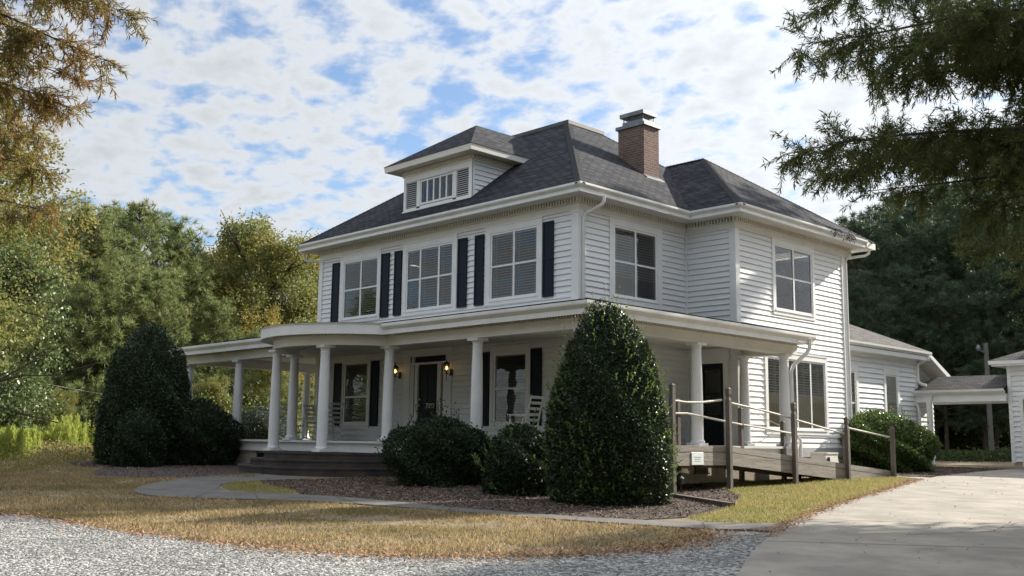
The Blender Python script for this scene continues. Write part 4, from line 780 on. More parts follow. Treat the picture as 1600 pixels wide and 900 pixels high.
for x, y in ((1.08, BY + .13),):
    b_ = MB(); b_.box(x - .075, x + .075, y - .075, y + .075, .8, 3.2); b_.box(x - .10, x + .10, y - .10, y + .10, .8, 1.06); b_.build('post', M['trim'], bw)
spout([(1.22, BY - .02, 3.45), (1.22, BY + .0, 3.28), (1.19, BY + .05, 3.18), (1.19, BY + .05, 1.15), (1.26, BY - .06, 1.0)], w=.06, par=bw)
spout([(.40, BY - .02, 3.50), (.42, BY + .02, 3.36), (.66, BY + .1, 3.10), (.72, BY + .1, 2.9), (.72, BY + .1, 1.0)], w=.09, par=bw)
# ---------------------------------------------------------------- garage
gr = thing('garage', 'white sided garage with low hip roof beside the driveway, cut by the frame edge', 'garage', (0, 0, 0))
GF = Fr((0, 17.8, 0), (1, 0, 0), (0, -1, 0)); GX0, GX1, GY1 = 3.78, 10.6, 24.5
b_ = MB(); siding(b_, GF, GX0, GX1, 1.16, 4.45, [(4.22, 6.9, 0, 3.25), (7.5, 10.2, 0, 3.25)], .17, .024); siding(b_, Fr((GX0, 0, 0), (0, -1, 0), (-1, 0, 0)), -GY1, -17.8, 1.16, 4.45, (), .17, .024); siding(b_, Fr((GX1, 0, 0), (0, 1, 0), (1, 0, 0)), 17.8, GY1, 1.16, 4.45, (), .17, .024); b_.poly([(GX0, GY1, 1), (GX1, GY1, 1), (GX1, GY1, 4.45), (GX0, GY1, 4.45)]); b_.build('wall', M['siding2'], gr)
b_ = MB(); b_.box(GX0 + .02, GX1 - .02, 17.82, GY1, .5, 1.16); b_.build('foundation', M['stucco'], gr)
b_ = MB(); GF.box(b_, GX0 - .03, GX0 + .10, 0, .03, 1.12, 4.40); GF.box(b_, 4.10, 4.22, 0, .03, 1.0, 3.37); GF.box(b_, 6.9, 7.02, 0, .03, 1.0, 3.37); GF.box(b_, 4.22, 6.9, 0, .03, 3.25, 3.37); GF.box(b_, 7.38, 7.5, 0, .03, 1, 3.37); GF.box(b_, 7.5, 10.2, 0, .03, 3.25, 3.37)
b_.sweep([(GX0, GY1, 0), (GX0, 17.8, 0), (GX1, 17.8, 0), (GX1, GY1, 0)], [(0, 4.38), (.40, 4.38), (.40, 4.42), (.46, 4.44), (.47, 4.56), (0, 4.56)]); b_.build('trim', M['trim'], gr)
for u0, u1 in ((4.22, 6.9), (7.5, 10.2)):
    b_ = MB(); GF.box(b_, u0, u1, -.08, -.04, 1.0, 3.25)
    for k in range(4): GF.box(b_, u0, u1, -.04, -.025, 1.02 + k * .56, 1.54 + k * .56)
    b_.build('garage_door', M['garageglass'], gr)
b_ = MB(); e = .48; q0, q1, r0, r1 = GX0 - e, GX1 + e, 17.8 - e, GY1 + e; hh_ = min(q1 - q0, r1 - r0) / 2; zz = 4.565; mm = .42
c0, c1 = (q0 + hh_, r0 + hh_, zz + mm * hh_), (q1 - hh_, r1 - hh_, zz + mm * hh_)
roofpoly(b_, [(q0, r0, zz), (q1, r0, zz), (c1[0], c0[1], c0[2]), c0], (1, 0, 0)); roofpoly(b_, [(q0, r0, zz), (q0, r1, zz), (c0[0], c1[1], c0[2]), c0], (0, 1, 0)); roofpoly(b_, [(q1, r0, zz), (q1, r1, zz), c1, (c1[0], c0[1], c0[2])], (0, 1, 0)); roofpoly(b_, [(q0, r1, zz), (q1, r1, zz), c1, (c0[0], c1[1], c0[2])], (1, 0, 0)); b_.build('roof', M['shingle2'], gr, fix=False)

# ---------------------------------------------------------------- ramp
rp = thing('wheelchair_ramp', 'weathered timber wheelchair ramp with posts and pale handrails sloping down from the porch', 'ramp', (0, 0, 0))
RX0, RX1 = 3.22, 4.38
def rz(y): return 1.60 if y <= -.10 else 1.60 - .0805 * (y + .10)
Y0, Y1, Y2 = -2.16, -.10, 7.55
b_ = MB(); y = Y0
while y < Y2 - .05:
    a, b = y, min(y + .135, Y2)
    b_.hexa([(RX0, a, rz(a) - .15), (RX1, a, rz(a) - .15), (RX1, b, rz(b) - .15), (RX0, b, rz(b) - .15), (RX0, a, rz(a) - .115), (RX1, a, rz(a) - .115), (RX1, b, rz(b) - .115), (RX0, b, rz(b) - .115)]); y += .142
b_.build('deck', M['wood'], rp)
def board(x, ya, yb, d0, d1, name='side_board'):
    m_ = MB(); m_.hexa([(x - .02, ya, rz(ya) - d1), (x + .02, ya, rz(ya) - d1), (x + .02, yb, rz(yb) - d1), (x - .02, yb, rz(yb) - d1), (x - .02, ya, rz(ya) - d0), (x + .02, ya, rz(ya) - d0), (x + .02, yb, rz(yb) - d0), (x - .02, yb, rz(yb) - d0)]); return m_.build(name, M['wood'], rp)
for x, o in ((RX1 + .022, 0), (RX0 - .022, 0)):
    for ya, yb in ((Y0, Y1), (Y1 + .01, 2.36), (2.37, 4.94), (4.95, Y2)):
        hb = .40 if yb < 5 else .34
        board(x, ya, yb, 0, .125); board(x, ya, yb, .137, hb)
m_ = MB(); m_.box(RX0, RX1, Y0 - .04, Y0, 1.20, 1.60); m_.build('side_board', M['wood'], rp)
def post(x, y, top, w=.098, notch=True):
    m_ = MB(); zb = Z(x, y) - .1; h = w / 2; m_.box(x - h, x + h, y - h, y + h, zb, top - .26)
    if notch:
        k = h * .62; m_.hexa([(x - h, y - h, top - .26), (x + h, y - h, top - .26), (x + h, y + h, top - .26), (x - h, y + h, top - .26), (x - k, y - k, top - .20), (x + k, y - k, top - .20), (x + k, y + k, top - .20), (x - k, y + k, top - .20)])
        m_.hexa([(x - k, y - k, top - .20), (x + k, y - k, top - .20), (x + k, y + k, top - .20), (x - k, y + k, top - .20), (x - h, y - h, top - .13), (x + h, y - h, top - .13), (x + h, y + h, top - .13), (x - h, y + h, top - .13)]); m_.box(x - h, x + h, y - h, y + h, top - .13, top - .03)
    else: m_.box(x - h, x + h, y - h, y + h, top - .26, top - .03)
    k = h * .4; m_.hexa([(x - h - .008, y - h - .008, top - .03), (x + h + .008, y - h - .008, top - .03), (x + h + .008, y + h + .008, top - .03), (x - h - .008, y + h + .008, top - .03), (x - k, y - k, top + .015), (x + k, y - k, top + .015), (x + k, y + k, top + .015), (x - k, y + k, top + .015)])
    return m_.build('post', M['wooddark'], rp)
XO = RX1 + .09; XI = RX0 - .09
for y, t_, n_ in ((-2.16, 2.82, False), (-.17, 2.83, True), (2.49, 2.60, True), (4.99, 2.33, True), (7.45, 2.13, False)): post(XO, y, t_, notch=n_)
for y, t_ in ((-.17, 2.62), (2.35, 2.5), (4.25, 2.22), (7.45, 2.05)): post(XI, y, t_, notch=False)
def rail(pts):
    m_ = MB(); m_.tube(pts, .024, 8); m_.build('handrail', M['rail'], rp, smooth=True)
rail([(XO - .05, -2.12, 2.50), (XO - .06, -1.6, 2.475), (XO - .06, -1.1, 2.49), (XO - .05, -.42, 2.56), (XO - .05, -.36, 2.565)]); rail([(XO - .06, -.14, 2.53), (XO - .06, 1.2, 2.40), (XO - .06, 2.46, 2.26)]); rail([(XO - .06, 2.52, 2.24), (XO - .06, 3.9, 2.06), (XO - .05, 4.96, 1.93)]); rail([(XO - .06, 5.02, 2.09), (XO - .06, 6.2, 1.98), (XO - .05, 7.42, 1.87)])
rail([(XO - .12, -2.1, 2.47), (3.9, -1.7, 2.33), (XI + .08, -1.1, 2.30), (XI + .06, -.2, 2.30), (XI + .06, .1, 2.31), (XI + .06, 2.3, 2.10)]); rail([(XI + .06, 2.36, 2.10), (XI + .06, 3.3, 2.03), (XI + .06, 4.6, 1.92)])
m_ = MB(); m_.box(RX1 + .046, RX1 + .056, -1.47, -1.06, 1.215, 1.455); m_.hexa([(RX1 + .056, -1.47, 1.44), (RX1 + .02, -1.47, 1.47), (RX1 + .02, -1.06, 1.47), (RX1 + .056, -1.06, 1.44), (RX1 + .058, -1.47, 1.452), (RX1 + .02, -1.47, 1.482), (RX1 + .02, -1.06, 1.482), (RX1 + .058, -1.06, 1.452)])
no = m_.build('notice', M['paper'], None); tag(no, 'small white printed notice pinned to the ramp side board', 'notice')
m_ = MB(); m_.box(RX1 + .056, RX1 + .058, -1.39, -1.14, 1.36, 1.375); m_.box(RX1 + .056, RX1 + .058, -1.37, -1.18, 1.32, 1.335); m_.box(RX1 + .056, RX1 + .058, -1.38, -1.15, 1.28, 1.29); m_.build('notice_print', M['ink'], no)

# ---------------------------------------------------------------- wall lanterns
def lantern(u, label):
    t = thing('wall_lantern', label, 'lantern', tuple(FRONT(u, .04, 3.60)), 0, 'lit lanterns beside the front door')
    m_ = MB(); m_.box(-.045, .045, -.02, 0, -.17, .02); m_.tube([(0, -.02, -.10), (0, -.08, -.14), (0, -.16, -.10), (0, -.18, -.03)], .012, 8); m_.tube([(0, -.18, -.33), (0, -.18, -.06)], [.006, .016], 8); m_.tube([(-.05, -.18, -.12), (0, -.18, -.14), (.05, -.18, -.12)], .008, 6); m_.build('bracket', M['black'], t)
    m_ = MB(); m_.lathe(0, -.18, [(.035, -.06), (.06, -.045), (.06, -.03)], 8)
    for k in range(6): a = k * math.pi / 3; m_.bar((.055 * math.cos(a), -.18 + .055 * math.sin(a), -.03), (.085 * math.cos(a), -.18 + .085 * math.sin(a), .13), .008)
    m_.build('cage', M['black'], t)
    m_ = MB(); m_.lathe(0, -.18, [(.098, .13), (.10, .145), (.075, .18), (.035, .21), (.02, .215), (.012, .26), (.004, .30)], 12); m_.build('cap', M['black'], t, smooth=True)
    m_ = MB(); m_.lathe(0, -.18, [(.050, -.03), (.08, .13)], 6); m_.build('lantern_glass', M['lampglass'], t)
    m_ = MB(); m_.lathe(0, -.18, [(.012, -.02), (.03, .02), (.032, .05), (.015, .085), (.004, .09)], 12); m_.build('bulb', M['bulb'], t, smooth=True)
    return t
lantern(-7.00, 'lit black wall lantern between the portico column and the front door'); lantern(-4.70, 'lit black wall lantern on the wall between the front door and the next column')

# ---------------------------------------------------------------- rocking chairs
def rocker(label, loc, rz_):      # the chair faces +x
    t = thing('rocking_chair', label, 'rocking chair', loc, rz_, 'white rocking chairs on the porch')
    for s in (-1, 1):
        y = s * .25
        m_ = MB(); m_.tube([(-.42 + .84 * i / 12, y, .02 + .10 * ((i - 6.5) / 6.5) ** 2) for i in range(13)], .017, 6); m_.build('rocker', M['chair'], t, smooth=True)
        m_ = MB(); m_.tube([(.24, y, .03), (.23, y, .42), (.22, y, .66)], .02, 8); m_.build('leg', M['chair'], t, smooth=True)
        m_ = MB(); m_.tube([(-.24, y, .035), (-.24, y, .42)], .02, 8); m_.build('leg', M['chair'], t, smooth=True)
        m_ = MB(); m_.hexa([(-.30, y - .03, .655), (.29, y - .04, .665), (.29, y + .04, .665), (-.30, y + .03, .655), (-.30, y - .03, .68), (.29, y - .04, .69), (.29, y + .04, .69), (-.30, y + .03, .68)]); m_.build('armrest', M['chair'], t)
    m_ = MB(); m_.hexa([(-.26, -.24, .40), (.27, -.27, .43), (.27, .27, .43), (-.26, .24, .40), (-.26, -.24, .43), (.27, -.27, .46), (.27, .27, .46), (-.26, .24, .43)]); m_.build('seat', M['chair'], t)
    m_ = MB()
    for s in (-1, 1): m_.tube([(-.24, s * .235, .42), (-.31, s * .235, .75), (-.42, s * .235, 1.14)], .02, 8)
    for k in range(5):
        z = .52 + k * .135; x = -.245 - (z - .42) * .235
        m_.hexa([(x - .012, -.23, z), (x + .012, -.23, z), (x + .012, .23, z), (x - .012, .23, z), (x - .035, -.23, z + .065), (x - .01, -.23, z + .065), (x - .01, .23, z + .065), (x - .035, .23, z + .065)])
    m_.build('backrest', M['chair'], t, smooth=False)
    m_ = MB()
    for a, b in (((.235, -.25, .22), (.235, .25, .22)), ((-.24, -.25, .22), (-.24, .25, .22)), ((-.24, -.25, .25), (.235, -.25, .25)), ((-.24, .25, .25), (.235, .25, .25))): m_.tube([a, b], .012, 6)
    m_.build('stretcher', M['chair'], t); return t
rocker('white ladder back rocking chair under the window right of the front door', (-.62, -1.25, ZB), R(186))
rocker('white rocking chair seen between the back columns at the left end of the porch', (-11.15, -1.0, ZB), R(-8))
rocker('white rocking chair with its back against the shutter beside the portico column', (-9.35, -.85, ZB), R(172))
rocker('white rocking chair furthest along the side porch, half hidden behind a column', (-11.0, -.15, ZB), R(20))

# ---------------------------------------------------------------- small things
def tube_thing(name, pts, r, m, label, cat, n=8, kind=None):
    m_ = MB(); m_.tube(pts, r, n); o = m_.build(name, m, None, smooth=True); tag(o, label, cat, kind=kind); return o
m_ = MB(); a, b = (4.57, -2.50), (6.74, -3.55); m_.hexa([(a[0], a[1] - .06, Z(*a) - .03), (b[0] - .0, b[1] - .06, Z(*b) - .03), (b[0] + .03, b[1] + .06, Z(*b) - .03), (a[0] + .03, a[1] + .06, Z(*a) - .03), (a[0], a[1] - .06, Z(*a) + .06), (b[0], b[1] - .06, Z(*b) + .085), (b[0] + .03, b[1] + .06, Z(*b) + .085), (a[0] + .03, a[1] + .06, Z(*a) + .06)])
tag(m_.build('edging_timber', M['wooddark'], None), 'old landscape timber edging the mulch below the ramp', 'timber')
t = thing('utility_box', 'beige plastic utility box against the wall behind the ramp', 'utility box', (2.72, 7.0, .90))
m_ = MB(); m_.hexa([(-.2, -.42, 0), (.25, -.42, 0), (.25, .42, 0), (-.2, .42, 0), (-.17, -.38, .50), (.20, -.38, .50), (.20, .38, .50), (-.17, .38, .50)]); m_.build('case', M['boxplastic'], t)
m_ = MB(); m_.box(-.19, .22, -.40, .40, .50, .55); m_.build('lid', M['boxplastic'], t); m_ = MB(); m_.box(.225, .24, -.22, -.10, .30, .42); m_.build('latch', M['black'], t)
t = thing('garden_light', 'small black garden light at the foot of the first ramp post', 'garden light', (4.5, -1.95, Z(4.5, -1.95)))
m_ = MB(); m_.tube([(0, 0, 0), (0, 0, .22)], .012, 8); m_.build('stake', M['black'], t); m_ = MB(); m_.lathe(0, 0, [(.05, .20), (.055, .30), (.07, .31), (.02, .36)], 12); m_.build('lamp_head', M['black'], t)
t = thing('plant_hanger', 'thin bent metal plant hook leaning by the corner window wall', 'plant hook', (0, 0, 0)); m_ = MB(); m_.tube([(J + .05, D1 + .5, 2.5), (J + .5, 5.9, 2.12), (J + .12, 5.4, 1.72), (J + .1, 4.9, 1.86)], .012, 6); m_.build('hook', M['rail'], t)
# utility pole beyond the breezeway
pp = (-2.6, 32.9); t = thing('utility_pole', 'grey wooden utility pole with a small lamp among the dark trees behind the breezeway', 'utility pole', (pp[0], pp[1], 0.9))
m_ = MB(); m_.tube([(0, 0, -.5), (0, 0, 5.8)], [.14, .105], 12); m_.build('pole', M['polewood'], t, smooth=True); m_ = MB(); m_.tube([(0, 0, 5.3), (-.15, -.14, 5.4), (-.25, -.23, 5.5)], .025, 8); m_.build('lamp_arm', M['metal'], t)
m_ = MB(); m_.lathe(-.27, -.25, [(.08, 5.42), (.12, 5.52), (.08, 5.64), (.04, 5.72)], 12); m_.build('lamp_head', M['metal'], t)

# ---------------------------------------------------------------- shrubs
def shrub(name, label, cat, x, y, rx, rz_, n, leaf, m, prof, group=None, tips=0, tipm=None, ry=None, seed=1, rough_=.26, tilt=.7):
    """prof(h) gives the relative radius at height h (0..1); foliage in a thick shell round an added dark core that blocks light"""
    g = np.random.default_rng(seed); ry = ry or rx; z0 = Z(x, y); t = thing(name, label, cat, (x, y, z0), 0, group)
    hs_ = np.linspace(0, 1, 200); pr_ = np.array([prof(h) for h in hs_]); cdf = np.cumsum(pr_ + .12); cdf /= cdf[-1]
    def pt(k, inn):
        h = np.interp(g.uniform(size=k), cdf, hs_); a = g.uniform(0, 2 * np.pi, k); r = np.interp(h, hs_, pr_)
        ph = g.uniform(0, 6.28, 9); w = sum(np.sin(a * (2 + i) + h * (5 + 2.3 * i) + ph[i]) / (1.5 + i * .6) for i in range(9)) * rough_ * .55
        lump = 1 + w
        top = np.where(h > .82, g.uniform(0, 1, k) ** .5, 1.0); r = r * lump * top * inn
        d = np.column_stack([np.cos(a), np.sin(a), np.zeros(k)])
        P = np.column_stack([d[:, 0] * r * rx, d[:, 1] * r * ry, h * rz_ * (1 + w * .25)]); sl = np.gradient(pr_, hs_)
        nn = unit(np.column_stack([d[:, 0], d[:, 1], -np.interp(h, hs_, sl) * rx / rz_])); return P, nn
    P, nn = pt(n, g.uniform(.80, 1.0, n) ** .6)
    D = unit(nn * .75 + g.normal(0, tilt, (n, 3)) + np.array([0, 0, .25])); up = unit(nn + g.normal(0, .5, (n, 3)))
    s_ = g.uniform(.7, 1.3, n)
    leaves('foliage', P, D, up, leaf * s_, leaf * .55 * s_, m, t)
    if tips:
        k = 9; h = g.uniform(.35, 1, tips) ** .7; P0, n0 = pt(tips, 1.0); sel = P0[:, 2] > rz_ * .0; P0, n0 = P0[sel], n0[sel]
        L_ = g.uniform(.05, .22, len(P0)) * (1 + 1.6 * (P0[:, 2] > rz_ * .8)); dd = unit(n0 * .6 + np.array([0, 0, .9]) + g.normal(0, .2, n0.shape))
        PP = (P0[:, None] + dd[:, None] * L_[:, None, None] * np.linspace(0, 1, k)[None, :, None]).reshape(-1, 3); DD = unit(np.repeat(dd, k, 0) * .8 + g.normal(0, .6, (len(PP), 3)))
        leaves('new_growth', PP, DD, rdir(len(PP)), leaf * .9, leaf * .5, tipm or m, t)
    c = MB(); c.lathe(0, 0, [(max(.03, prof(h)) * (rx * .80), .02 + h * rz_ * .93) for h in np.linspace(0.0, 1, 14)], 18); co = c.build('light_block_core', M['core'], t, smooth=True)
    co.scale = (1, ry / rx, 1); return t
def pos0(px, depth): q_ = C2 + FH * depth + RT * ((px - 800) / 1600 * depth); return float(q_[0]), float(q_[1])
cone = lambda h: (min(1, .80 + h * 1.3) if h < .2 else 1 - .0 * h) * (1 - max(0, h - .25) / .75 * .42) * math.sqrt(max(0, 1 - max(0, (h - .80) / .2) ** 2) + .004)
dome = lambda h: math.sqrt(max(.004, 1 - ((h - .42) / .58) ** 2)) if h > .42 else .86 + .14 * (h / .42)
egg = lambda h: (.86 + .14 * min(1, h / .2)) * math.sqrt(max(.004, 1 - max(0, (h - .22) / .78) ** 2.3))
shrub('clipped_holly', 'tall dark egg shaped holly standing in front of the porch corner beside the ramp', 'holly', 4.80, -4.54, 1.10, 3.52, 76000, .054, M['holly'], lambda h: egg(h) * (1 - .05 * h), tips=560, tipm=M['hollytip'], seed=3, rough_=.16)
shrub('clipped_holly', 'large dark conical holly at the far left end of the porch', 'holly', -12.0, -5.44, 1.40, 4.0, 52000, .066, M['holly'], lambda h: egg(h) * (1 - .16 * h), tips=160, tipm=M['holly'], seed=4, rough_=.18)
RG = 'round shrubs along the front porch'
shrub('round_shrub', 'smaller round shrub standing in front of the conical holly', 'shrub', *pos0(228, 28.4), .66, 1.52, 13000, .062, M['boxleaf'], dome, RG, seed=5)
shrub('round_shrub', 'wide dark round shrub left of the curved steps', 'shrub', -11.2, -4.2, 1.16, 1.85, 26000, .066, M['boxleaf'], dome, RG, tips=150, tipm=M['boxleaf'], seed=6)
shrub('round_shrub', 'wide dark round shrub right of the curved steps in front of the porch', 'shrub', -.30, -4.15, 1.08, 1.40, 26000, .066, M['boxleaf'], dome, RG, tips=200, tipm=M['boxleaf'], seed=7)
shrub('round_shrub', 'low round shrub with pale sunlit top left of the tall egg shaped holly', 'shrub', 2.62, -4.55, .74, 1.30, 14000, .066, M['boxleaf'], dome, RG, tips=90, tipm=M['hollytip'], seed=8)
shrub('round_shrub', 'bright green shrub by the rear wing at the end of the ramp', 'shrub', 1.95, 11.8, 1.55, 1.78, 38000, .075, M['brightbush'], dome, None, tips=130, tipm=M['brightbush'], ry=1.75, seed=9, rough_=.30)
shrub('round_shrub', 'dark shrub beyond the left end of the porch, seen between the columns', 'shrub', -17.6, 1.6, 1.3, 1.85, 12000, .06, M['boxleaf'], dome, None, seed=10)

# ---------------------------------------------------------------- trees
def limbs(mb, g, p, d, L_, r, depth, out, spread=.6, grav=0.0):
    """recursive limbs; collects twig end points in out"""
    pts = [np.array(p)]; rr = [r]; n = 5; d = unit(np.array(d, float))
    for i in range(n):
        d = unit(d + g.normal(0, .10, 3) + np.array([0, 0, grav])); pts.append(pts[-1] + d * L_ / n); rr.append(r * (1 - .55 * (i + 1) / n))
    mb.tube(pts, rr, 6 if depth < 2 else 5, caps=False)
    out.append((pts[-1], d, depth)); 
    if depth <= 0: 
        for p_ in pts[2:]: out.append((p_, d, 0))
        return
    for k in range(3 if depth > 1 else 4):
        i = g.integers(2, n + 1); a = unit(d + g.normal(0, spread, 3) + np.array([0, 0, .05])); limbs(mb, g, pts[i], a, L_ * g.uniform(.55, .8), rr[i] * .7, depth - 1, out, spread, grav)
def hardwood(name, label, cat, loc, h, rad, m, leaf=.14, n=26000, seed=1, group=None, base=.25, kids=None):
    g = np.random.default_rng(seed); t = thing(name, label, cat, loc, g.uniform(0, 6.28), group)
    tb = MB(); out = []; tr = [(0, 0, -.5)]; 
    for i in range(1, 9): tr.append((tr[-1][0] + g.normal(0, .12), tr[-1][1] + g.normal(0, .12), h * .82 * i / 8))
    tb.tube(tr, [h * .017 * (1 - .8 * i / 8) for i in range(9)], 8, caps=False)
    for i in range(9):
        k = 2 + int(i * .7); k = min(k, 8); a = i * 2.4; p = tr[k]; f = k / 8; limbs(tb, g, p, (math.cos(a), math.sin(a), .35 + .6 * f), rad * g.uniform(.7, .95), h * .007, 1, out, .55)
    tb.build('trunk', M['bark'], t, smooth=True, fix=False)
    # crown: clumps of leaves spread over many small uneven lobes
    nl = 46; hh = g.uniform(base, .97, nl); prof_ = np.sin(np.clip((hh - base * .7) / (1.03 - base * .7), 0, 1) * np.pi) ** .55; a = g.uniform(0, 6.28, nl); rr = rad * prof_ * g.uniform(.35, .95, nl)
    Cc = np.column_stack([np.cos(a) * rr, np.sin(a) * rr, hh * h]); Cr = rad * g.uniform(.20, .42, nl)
    nc = n // 22; li = g.integers(0, nl, nc); dd = unit(g.normal(size=(nc, 3)) + np.array([0, 0, .25])); cp_ = Cc[li] + dd * (Cr[li] * g.uniform(.55, 1.08, nc))[:, None] * np.array([1, 1, .8])
    P = np.repeat(cp_, 22, 0) + g.normal(0, leaf * 1.25, (nc * 22, 3)); D = unit(g.normal(size=P.shape) + np.repeat(dd, 22, 0) * .6 + np.array([0, 0, -.3]))
    leaves('crown', P, D, unit(g.normal(size=P.shape) + np.array([0, 0, .8])), leaf * g.uniform(.7, 1.3, len(P)), leaf * .6, m, t); return t
def pine(name, label, loc, h, rad, m, seed=1, n=1500, base=.18, group=None, nb=28, blade=.34, bw=.038):
    g = np.random.default_rng(seed); t = thing(name, label, 'pine tree', loc, g.uniform(0, 6.28), group)
    tb = MB(); tr = [(g.normal(0, .06) * i / 3, g.normal(0, .06) * i / 3, -.5 + (h + .3) * i / 8) for i in range(9)]; tb.tube(tr, [.18 * h / 14 * (1 - .9 * i / 8) + .01 for i in range(9)], 8, caps=False)
    cl = []; z = h * base
    while z < h * .98:
        f = (z - h * base) / (h * (1 - base)); R0 = rad * (1 - f) ** .55 * (.55 + .45 * min(1, f * 5)) + .15
        for k in range(g.integers(3, 6)):
            a = g.uniform(0, 6.28); L_ = R0 * g.uniform(.6, 1.12); el = -.05 + .75 * f + g.normal(0, .12); dx = np.array([math.cos(a) * math.cos(el), math.sin(a) * math.cos(el), math.sin(el)])
            p0 = np.array([0, 0, z]); n_ = 5; pts = [p0 + dx * L_ * i / n_ + np.array([0, 0, .16 * L_ * (i / n_) ** 2]) for i in range(n_ + 1)]; tb.tube(pts, [.035 * (1 - .7 * i / n_) * h / 14 + .008 for i in range(n_ + 1)], 4, caps=False)
            m_ = max(4, int(L_ * 6.5)); 
            for _ in range(m_):
                u = g.uniform(.30, 1.0); sp = .30 * L_ * (1.1 - u) + .10; cl.append(p0 + dx * L_ * u + np.array([0, 0, .16 * L_ * u * u]) + g.normal(0, 1, 3) * np.array([sp, sp, sp * .45]) + np.array([0, 0, .06]))
        z += h * .030 * g.uniform(.7, 1.3)
    tb.build('trunk', M['bark'], t, smooth=True, fix=False)
    cl = np.array(cl); k = len(cl); 
    P = np.repeat(cl, nb, 0); D = unit(rdir(len(P)) + np.array([0, 0, .45])); leaves('crown', P + D * .03, D, rdir(len(P)), blade * RNG.uniform(.7, 1.2, len(P)), bw, m, t, shape='tri'); return t
def plantz(x, y): return (x, y, Z(x, y))
# prototypes, each placed as the first of its kind; the rest are copies with their own labels
fv = np.array([-.7144, .6997]); rv = np.array([.6997, .7144])
def pos(px, depth):       # ground point seen in photo column px at a forward distance
    q_ = C2 + fv * depth + rv * ((px - 800) / 1600 * depth); return float(q_[0]), float(q_[1])
def sc_(px, depth, top, h0):      # scale that brings a tree of height h0 up to the treeline height there
    x, y = pos(px, depth); return ((678.8 + px * .01266 - top) * depth / 1600 + 1.65 - Z(x, y)) / h0
GP = 'pines of the wood behind the house'
pa_ = pine('pine_tree', "full bright pine making the highest hump of the left wood", plantz(*pos(205, 52)), 13.0, 3.9, M['pine'], 11, group=GP)
pa_.scale = (sc_(205, 52, 322, 13.0),) * 3
pb_ = pine('pine_tree', 'pine with an open bare lower trunk standing behind the feathery weeds', plantz(*pos(135, 44)), 12.0, 4.1, M['pine'], 12, group=GP, base=.14)
pb_.scale = (sc_(135, 44, 330, 12.0),) * 3
pc_ = pine('pine_tree', 'dark blue green pine rising directly behind the rear wing', plantz(*pos(1345, 58)), 14.0, 4.6, M['pine2'], 13, group=GP)
pc_.scale = (sc_(1345, 58, 345, 14.0),) * 3
HT = {pa_: 13.0, pb_: 12.0, pc_: 14.0}
def put(o, px, d, top, i, lb_, grp): dup(o, plantz(*pos(px, d)), i * 1.7, sc_(px, d, top, HT[o]), lb_, grp)
for i, (o, px, d, top, lb_) in enumerate([(pb_, 262, 55, 345, 'rounded pine between the highest hump of the wood and the gap of sky'), (pa_, 288, 58, 392, 'pine sloping down into the gap of sky left of the oak'), (pa_, 60, 50, 345, 'pine at the left behind the turning oak branches'), (pb_, 5, 56, 370, 'leftmost pine, cut by the left edge of the photo'), (pb_, 335, 52, 470, 'lower pine directly left of the hardwood behind the porch'), (pa_, 240, 46, 430, 'short pine right behind the conical holly'), (pb_, 100, 62, 328, 'tall back row pine behind the bare trunked pine'), (pa_, 165, 60, 326, 'back row pine standing between the two tall front ones'), (pa_, 360, 66, 440, 'back row pine low behind the roof line of the left porch'), (pb_, 400, 50, 520, 'short pine seen through the left porch columns'), (pb_, 190, 47, 400, 'younger pine in front of the highest hump'), (pa_, 30, 45, 450, 'younger pine beside the glossy pale green tree')]): put(o, px, d, top, i, lb_, GP)
for i, (px, d, top, lb_) in enumerate([(1390, 64, 330, 'tall dark pine above the gable of the rear wing'), (1450, 58, 310, 'dark pine above the covered walkway'), (1500, 62, 290, 'dark pine directly behind the utility pole'), (1550, 57, 300, 'dark pine left of the garage roof'), (1600, 60, 270, 'dark pine above the garage roof at the right edge'), (1365, 72, 335, 'back row dark pine behind the wing roof ridge'), (1425, 74, 300, 'back row dark pine left of the breezeway post'), (1480, 72, 280, 'back row dark pine between breezeway post and utility pole'), (1530, 75, 260, 'back row dark pine right of the utility pole'), (1590, 76, 250, 'back row dark pine behind the garage corner'), (1415, 54, 420, 'shorter front pine beside the end of the rear wing'), (1475, 53, 440, 'shorter front pine left of the utility pole'), (1535, 54, 430, 'shorter front pine right of the utility pole'), (1350, 52, 430, 'shorter pine tight behind the rear corner of the house')]): put((pc_, pb_)[0], px, d, top, i, lb_, GP)
GH = 'hardwood trees of the wood'
ha = hardwood('hardwood_tree', 'broad olive green oak behind the left end of the house, its crown against the sky', 'oak tree', plantz(*pos(405, 60)), 13.0, 4.3, M['broad'], .17, 46000, 21, GH, base=.12)
ha.scale = (sc_(405, 60, 348, 13.0),) * 3
hb = hardwood('hardwood_tree', 'smaller yellowing tree glowing between the left porch columns', 'tree', plantz(*pos(395, 54)), 6.9, 3.0, M['yellow'], .13, 14000, 22, GH, base=.1)
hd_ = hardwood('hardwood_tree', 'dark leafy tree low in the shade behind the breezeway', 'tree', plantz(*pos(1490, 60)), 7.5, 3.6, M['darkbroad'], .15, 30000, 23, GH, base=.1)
HT[ha] = 13.0; HT[hb] = 6.9; HT[hd_] = 7.5
for i, (o, px, d, top, lb_) in enumerate([(ha, 468, 64, 385, 'oak partly hidden by the left front corner of the house'), (ha, 335, 62, 375, 'olive tree low in the gap between the pines and the broad oak'), (hb, 160, 48, 570, 'yellowing young tree behind the bare pine trunk'), (ha, 420, 47, 560, 'pale green tree seen straight through the left porch'), (hb, 470, 52, 560, 'yellow olive tree behind the back column of the left porch'), (ha, 340, 44, 590, 'low green tree between conical holly and porch corner column'), (ha, 100, 40, 610, 'low green tree behind the feathery weeds'), (ha, 20, 66, 345, 'tall oak filling the wood behind the leftmost pine'), (hb, 385, 60, 520, 'yellow tree crown showing just above the left porch roof')]): put(o, px, d, top, i, lb_, GH)
